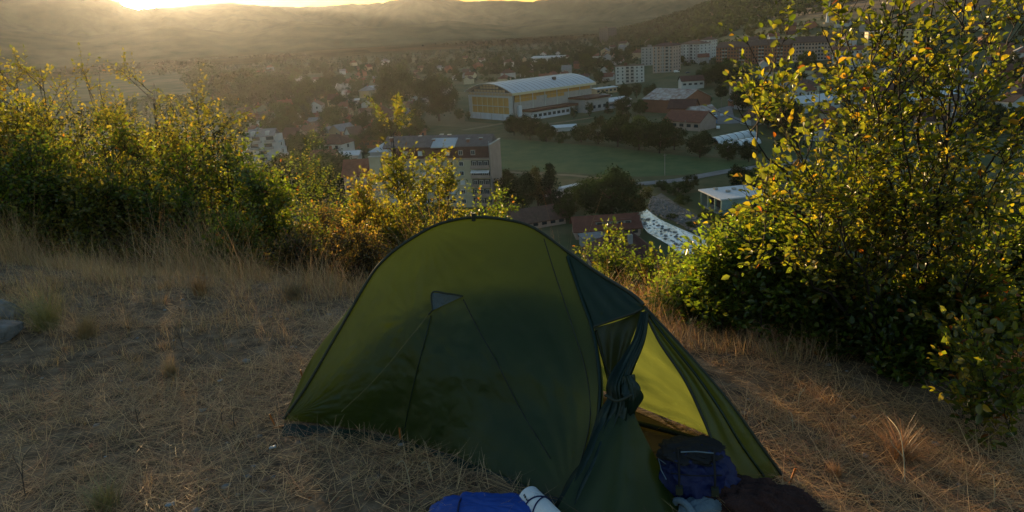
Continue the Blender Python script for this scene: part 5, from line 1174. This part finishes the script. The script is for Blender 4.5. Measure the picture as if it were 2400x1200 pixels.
# fallen leaves and pebbles among the straw
P = field_pts(900, -5, 3.6, 2.1, 7.5)+np.array([0, 0, .012]); n = len(P); N_ = unit(rg.randn(n, 3)*.45+np.array([0, 0, 1.]))
V, F = leaf_quads(P, N_, rg.uniform(.008, .022, n), rg); o = obj_np('fallen_leaves', V, F, M['straw'], None, np.repeat(np.array([(.16, .09, .05)])*rg.uniform(.5, 1.8, (n, 1)), 4, axis=0)); tag(o, 'brown fallen leaves lying in the straw', kind='stuff')
P = field_pts(260, -5, 3.6, 2.1, 7.0); tag(stones_mesh('pebbles', P, rg.uniform(.006, .024, len(P)), 17, M['stone']), 'small stones scattered in the straw', kind='stuff')
# countable tufts, stalks, stones, litter
def tuft(px, py, h, n, col, label):
    p = on_ground(px, py); P = np.zeros((n, 3)); P[:, :2] = rg.randn(n, 2)*h*.10; V, F, C = blades(P, h*rg.uniform(.5, 1.1, n), rg.uniform(0, 6.28, n), rg.uniform(.0, .35, n), rg.uniform(.002, .004, n), rg.uniform(.15, .7, n), np.array(col)*rg.uniform(.7, 1.25, (n, 1)), 4)
    o = obj_np('grass_tuft', V, F, M['straw'], None, C); o.location = p; tag(o, label, 'grass tuft', 'big grass tufts')
tuft(112, 770, .42, 420, (.26, .24, .09), 'yellow-green grass tuft right of the grey rocks'); tuft(205, 790, .30, 300, (.32, .24, .13), 'pale straw tuft beside the yellow-green tuft'); tuft(470, 690, .26, 260, (.34, .2, .09), 'reddish straw tuft catching the sun'); tuft(400, 880, .18, 200, (.3, .24, .15), 'low grey straw tuft in the open grass'); tuft(690, 700, .3, 260, (.25, .2, .13), 'dull tuft between bushes and tent'); tuft(2110, 1080, .22, 200, (.26, .15, .08), 'rusty grass tuft in the right foreground'); tuft(1960, 1115, .1, 80, (.34, .2, .1), 'small orange tuft right of the jacket'); tuft(250, 1190, .2, 200, (.24, .22, .1), 'greenish tuft at the lower left')
M['stalk'] = surf('dry_stalk', (.10, .065, .045), (.05, .035, .028), scale=20); M['stalk2'] = surf('pale_stalk', (.42, .34, .22), (.3, .24, .15), scale=20)
for i, (px, py, h, pale, lb) in enumerate([(326, 1000, .12, 0, 'dark forked stalk in the open straw at left'), (60, 1165, .2, 0, 'bent dark stalk at the lower left'), (520, 990, .09, 0, 'small dark stalk left of the tent corner'), (550, 1005, .08, 0, 'short dark stalk nearest the tent corner'), (892, 1135, .08, 0, 'reddish stalk in front of the tent wall'), (962, 1140, .16, 1, 'pair of pale stalks left of the blue pad'), (1870, 950, .12, 1, 'pale hooked stalk right of the tent'), (1858, 1010, .10, 1, 'white broken stem right of the door panel'), (2120, 1130, .2, 1, 'long arching pale stem in the right foreground'), (430, 820, .16, 0, 'dark stalk in front of the reddish tuft'), (1010, 1120, .1, 1, 'pale curled stem beside the blue pad'), (2330, 1180, .15, 1, 'pale thin stem at the lower right')]):
    p = on_ground(px, py); r = random.Random(i); e = empty('dry_stalk', tuple(p)); tag(e, lb, 'stalk', 'dead stalks')
    a = r.uniform(0, 6.28); d = np.array([math.cos(a), math.sin(a), 0]); q = .9 if 'arching' in lb else .25
    pts = [np.zeros(3), d*h*q*.2+np.array([0, 0, h*.5]), d*h*q*.6+np.array([0, 0, h*.9]), d*h*q*1.5+np.array([0, 0, h*(.85 if pale else 1.1)])]
    MB().tube(resample(pts, 10), list(np.linspace(.0032, .0012, 10)), 5).build('stem', M['stalk2' if pale else 'stalk'], e, smooth=True)
    MB().tube(resample([pts[1], pts[1]+np.array([-d[1], d[0], 1.2])*h*.25, pts[1]+np.array([-d[1]*1.3, d[0]*1.3, 1.9])*h*.25], 6), list(np.linspace(.0022, .001, 6)), 5).build('side_stem', M['stalk2' if pale else 'stalk'], e, smooth=True)
def rock(px, py, size, seed, label, col):
    p = on_ground(px, py); bm = bmesh.new(); bmesh.ops.create_icosphere(bm, subdivisions=4, radius=1); r = np.random.RandomState(seed); pl = unit(r.randn(16, 3)); dd = r.uniform(.45, .9, 16)
    for v in bm.verts:
        c = np.array(v.co[:]); k = 1.0
        for q, w in zip(pl, dd):
            s = c @ q
            if s > w: c = c-q*(s-w)*.9
        c = c*(1+.14*NZ.fbm(c[0]*3+c[2]*2, c[1]*3-c[2], 3)); v.co = Vector(c*np.array(size))
    me = bpy.data.meshes.new('rock'); bm.to_mesh(me); bm.free(); me.materials.append(col); o = link('rock', me, None, (p[0], p[1], p[2]+size[2]*.45)); o.rotation_euler = (.2, .1, seed); tag(o, label, 'rock', 'grey rocks in the left grass')
M['rock'] = surf('grey_rock', (.20, .19, .19), (.07, .065, .06), scale=9, rough=.9, bump=.8, bscale=24)
rock(28, 750, (.15, .13, .12), 3, 'pale grey rock on top at the left edge', M['rock']); rock(-2, 795, (.20, .17, .11), 5, 'lower brownish grey rock at the left edge', M['rock'])
M['litter'] = surf('plastic_litter', (.30, .36, .40), (.22, .27, .30), scale=30, rough=.4)
for px, py, s, lb in ((400, 1187, .02, 'bluish white plastic scrap at the bottom of the straw'), (640, 1053, .018, 'pale scrap lying left of the tent'), (248, 1075, .007, 'tiny white fleck in the straw'), (516, 896, .014, 'small cream scrap in the upper straw')):
    p = on_ground(px, py); o = blob('litter', (p[0], p[1], p[2]+.012), (s*2, s*1.3, s*.5), .4, M['litter'], int(px), amp=.5, n=10); tag(o, lb, 'litter', 'litter in the straw')
print('LEAVES', LEAVES)
# ------------------------------------------------------------------ labels of the far houses and trees
LAND = [('the sports hall', 1240, 240), ('the mansard block', 1020, 400), ('the white towers', 1610, 120), ('the smoke', 808, 215), ('the rusty warehouse', 1560, 240), ('the brick slab blocks', 1800, 115), ('the long white shed', 1282, 138), ('the green field', 1400, 375), ('the terraced block', 620, 345), ('the lone dark tower', 1415, 85), ('the cream block', 2085, 110), ('the river', 1570, 540), ('the pale metal shed', 2195, 245), ('the blue container', 985, 252), ('the white lorry', 1330, 455)]
ORD = ['nearest it', 'second nearest', 'third nearest', 'fourth nearest', 'fifth nearest', 'sixth nearest', 'seventh nearest', 'eighth nearest', 'ninth nearest', 'tenth nearest', 'eleventh nearest', 'twelfth nearest', 'thirteenth nearest', 'fourteenth nearest', 'fifteenth nearest', 'sixteenth nearest', 'seventeenth nearest', 'eighteenth nearest']
buck = {}
for o, look, kw, loc in THINGS:
    x, y = project(loc)
    n, lx, ly = min(LAND, key=lambda l: (l[1]-x)**2+((l[2]-y)*2.2)**2)
    dx, dy = x-lx, (y-ly)*2.2
    rel = ('left of ' if dx < 0 else 'right of ') if abs(dx) > abs(dy) else ('beyond ' if dy < 0 else 'before ')
    buck.setdefault(look+' '+rel+n, []).append((dx*dx+dy*dy, o))
for k, l in buck.items():
    l.sort(key=lambda t: t[0])
    for i, (d, o) in enumerate(l):
        o['label'] = k if len(l) == 1 else k+', '+ORD[min(i, 17)]
        o['group'] = 'houses of the town' if o['category'] == 'house' else 'trees of the valley'
# ------------------------------------------------------------------ the sun's disc and the haze
def make_sun():
    m, t, out = new_mat('sun_glow'); e = t.nodes.new('ShaderNodeEmission'); e.inputs[0].default_value = (1, 0.82, 0.46, 1); e.inputs[1].default_value = 30
    tr = t.nodes.new('ShaderNodeBsdfTransparent'); ad = t.nodes.new('ShaderNodeAddShader')      # a glowing ball of gas: it lets the light of the lamp through
    t.links.new(e.outputs[0], ad.inputs[0]); t.links.new(tr.outputs[0], ad.inputs[1]); t.links.new(ad.outputs[0], out.inputs[0])
    bm = bmesh.new(); bmesh.ops.create_uvsphere(bm, u_segments=48, v_segments=24, radius=30000*math.tan(rad(1.25)))
    me = bpy.data.meshes.new('sun'); bm.to_mesh(me); bm.free(); me.materials.append(m)
    try: m.cycles.emission_sampling = 'NONE'
    except Exception: pass
    o = link('sun', me, loc=SUND*30000)
    tag(o, 'glowing setting sun on the ridge', kind='structure')
make_sun()
HAZE_D, HAZE_G = 2.2e-5, 0.70
def make_haze():
    m, t, out = new_mat('haze_air'); v = t.nodes.new('ShaderNodeVolumePrincipled')
    v.inputs['Color'].default_value = (0.84, 0.89, 1.0, 1); v.inputs['Density'].default_value = HAZE_D; v.inputs['Anisotropy'].default_value = HAZE_G
    t.links.new(v.outputs[0], out.inputs['Volume'])
    o = MB().box(-5400, 5400, -700, 5000, -60, 345).build('haze', m)
    tag(o, 'pale evening haze filling the valley air', kind='stuff')
make_haze()
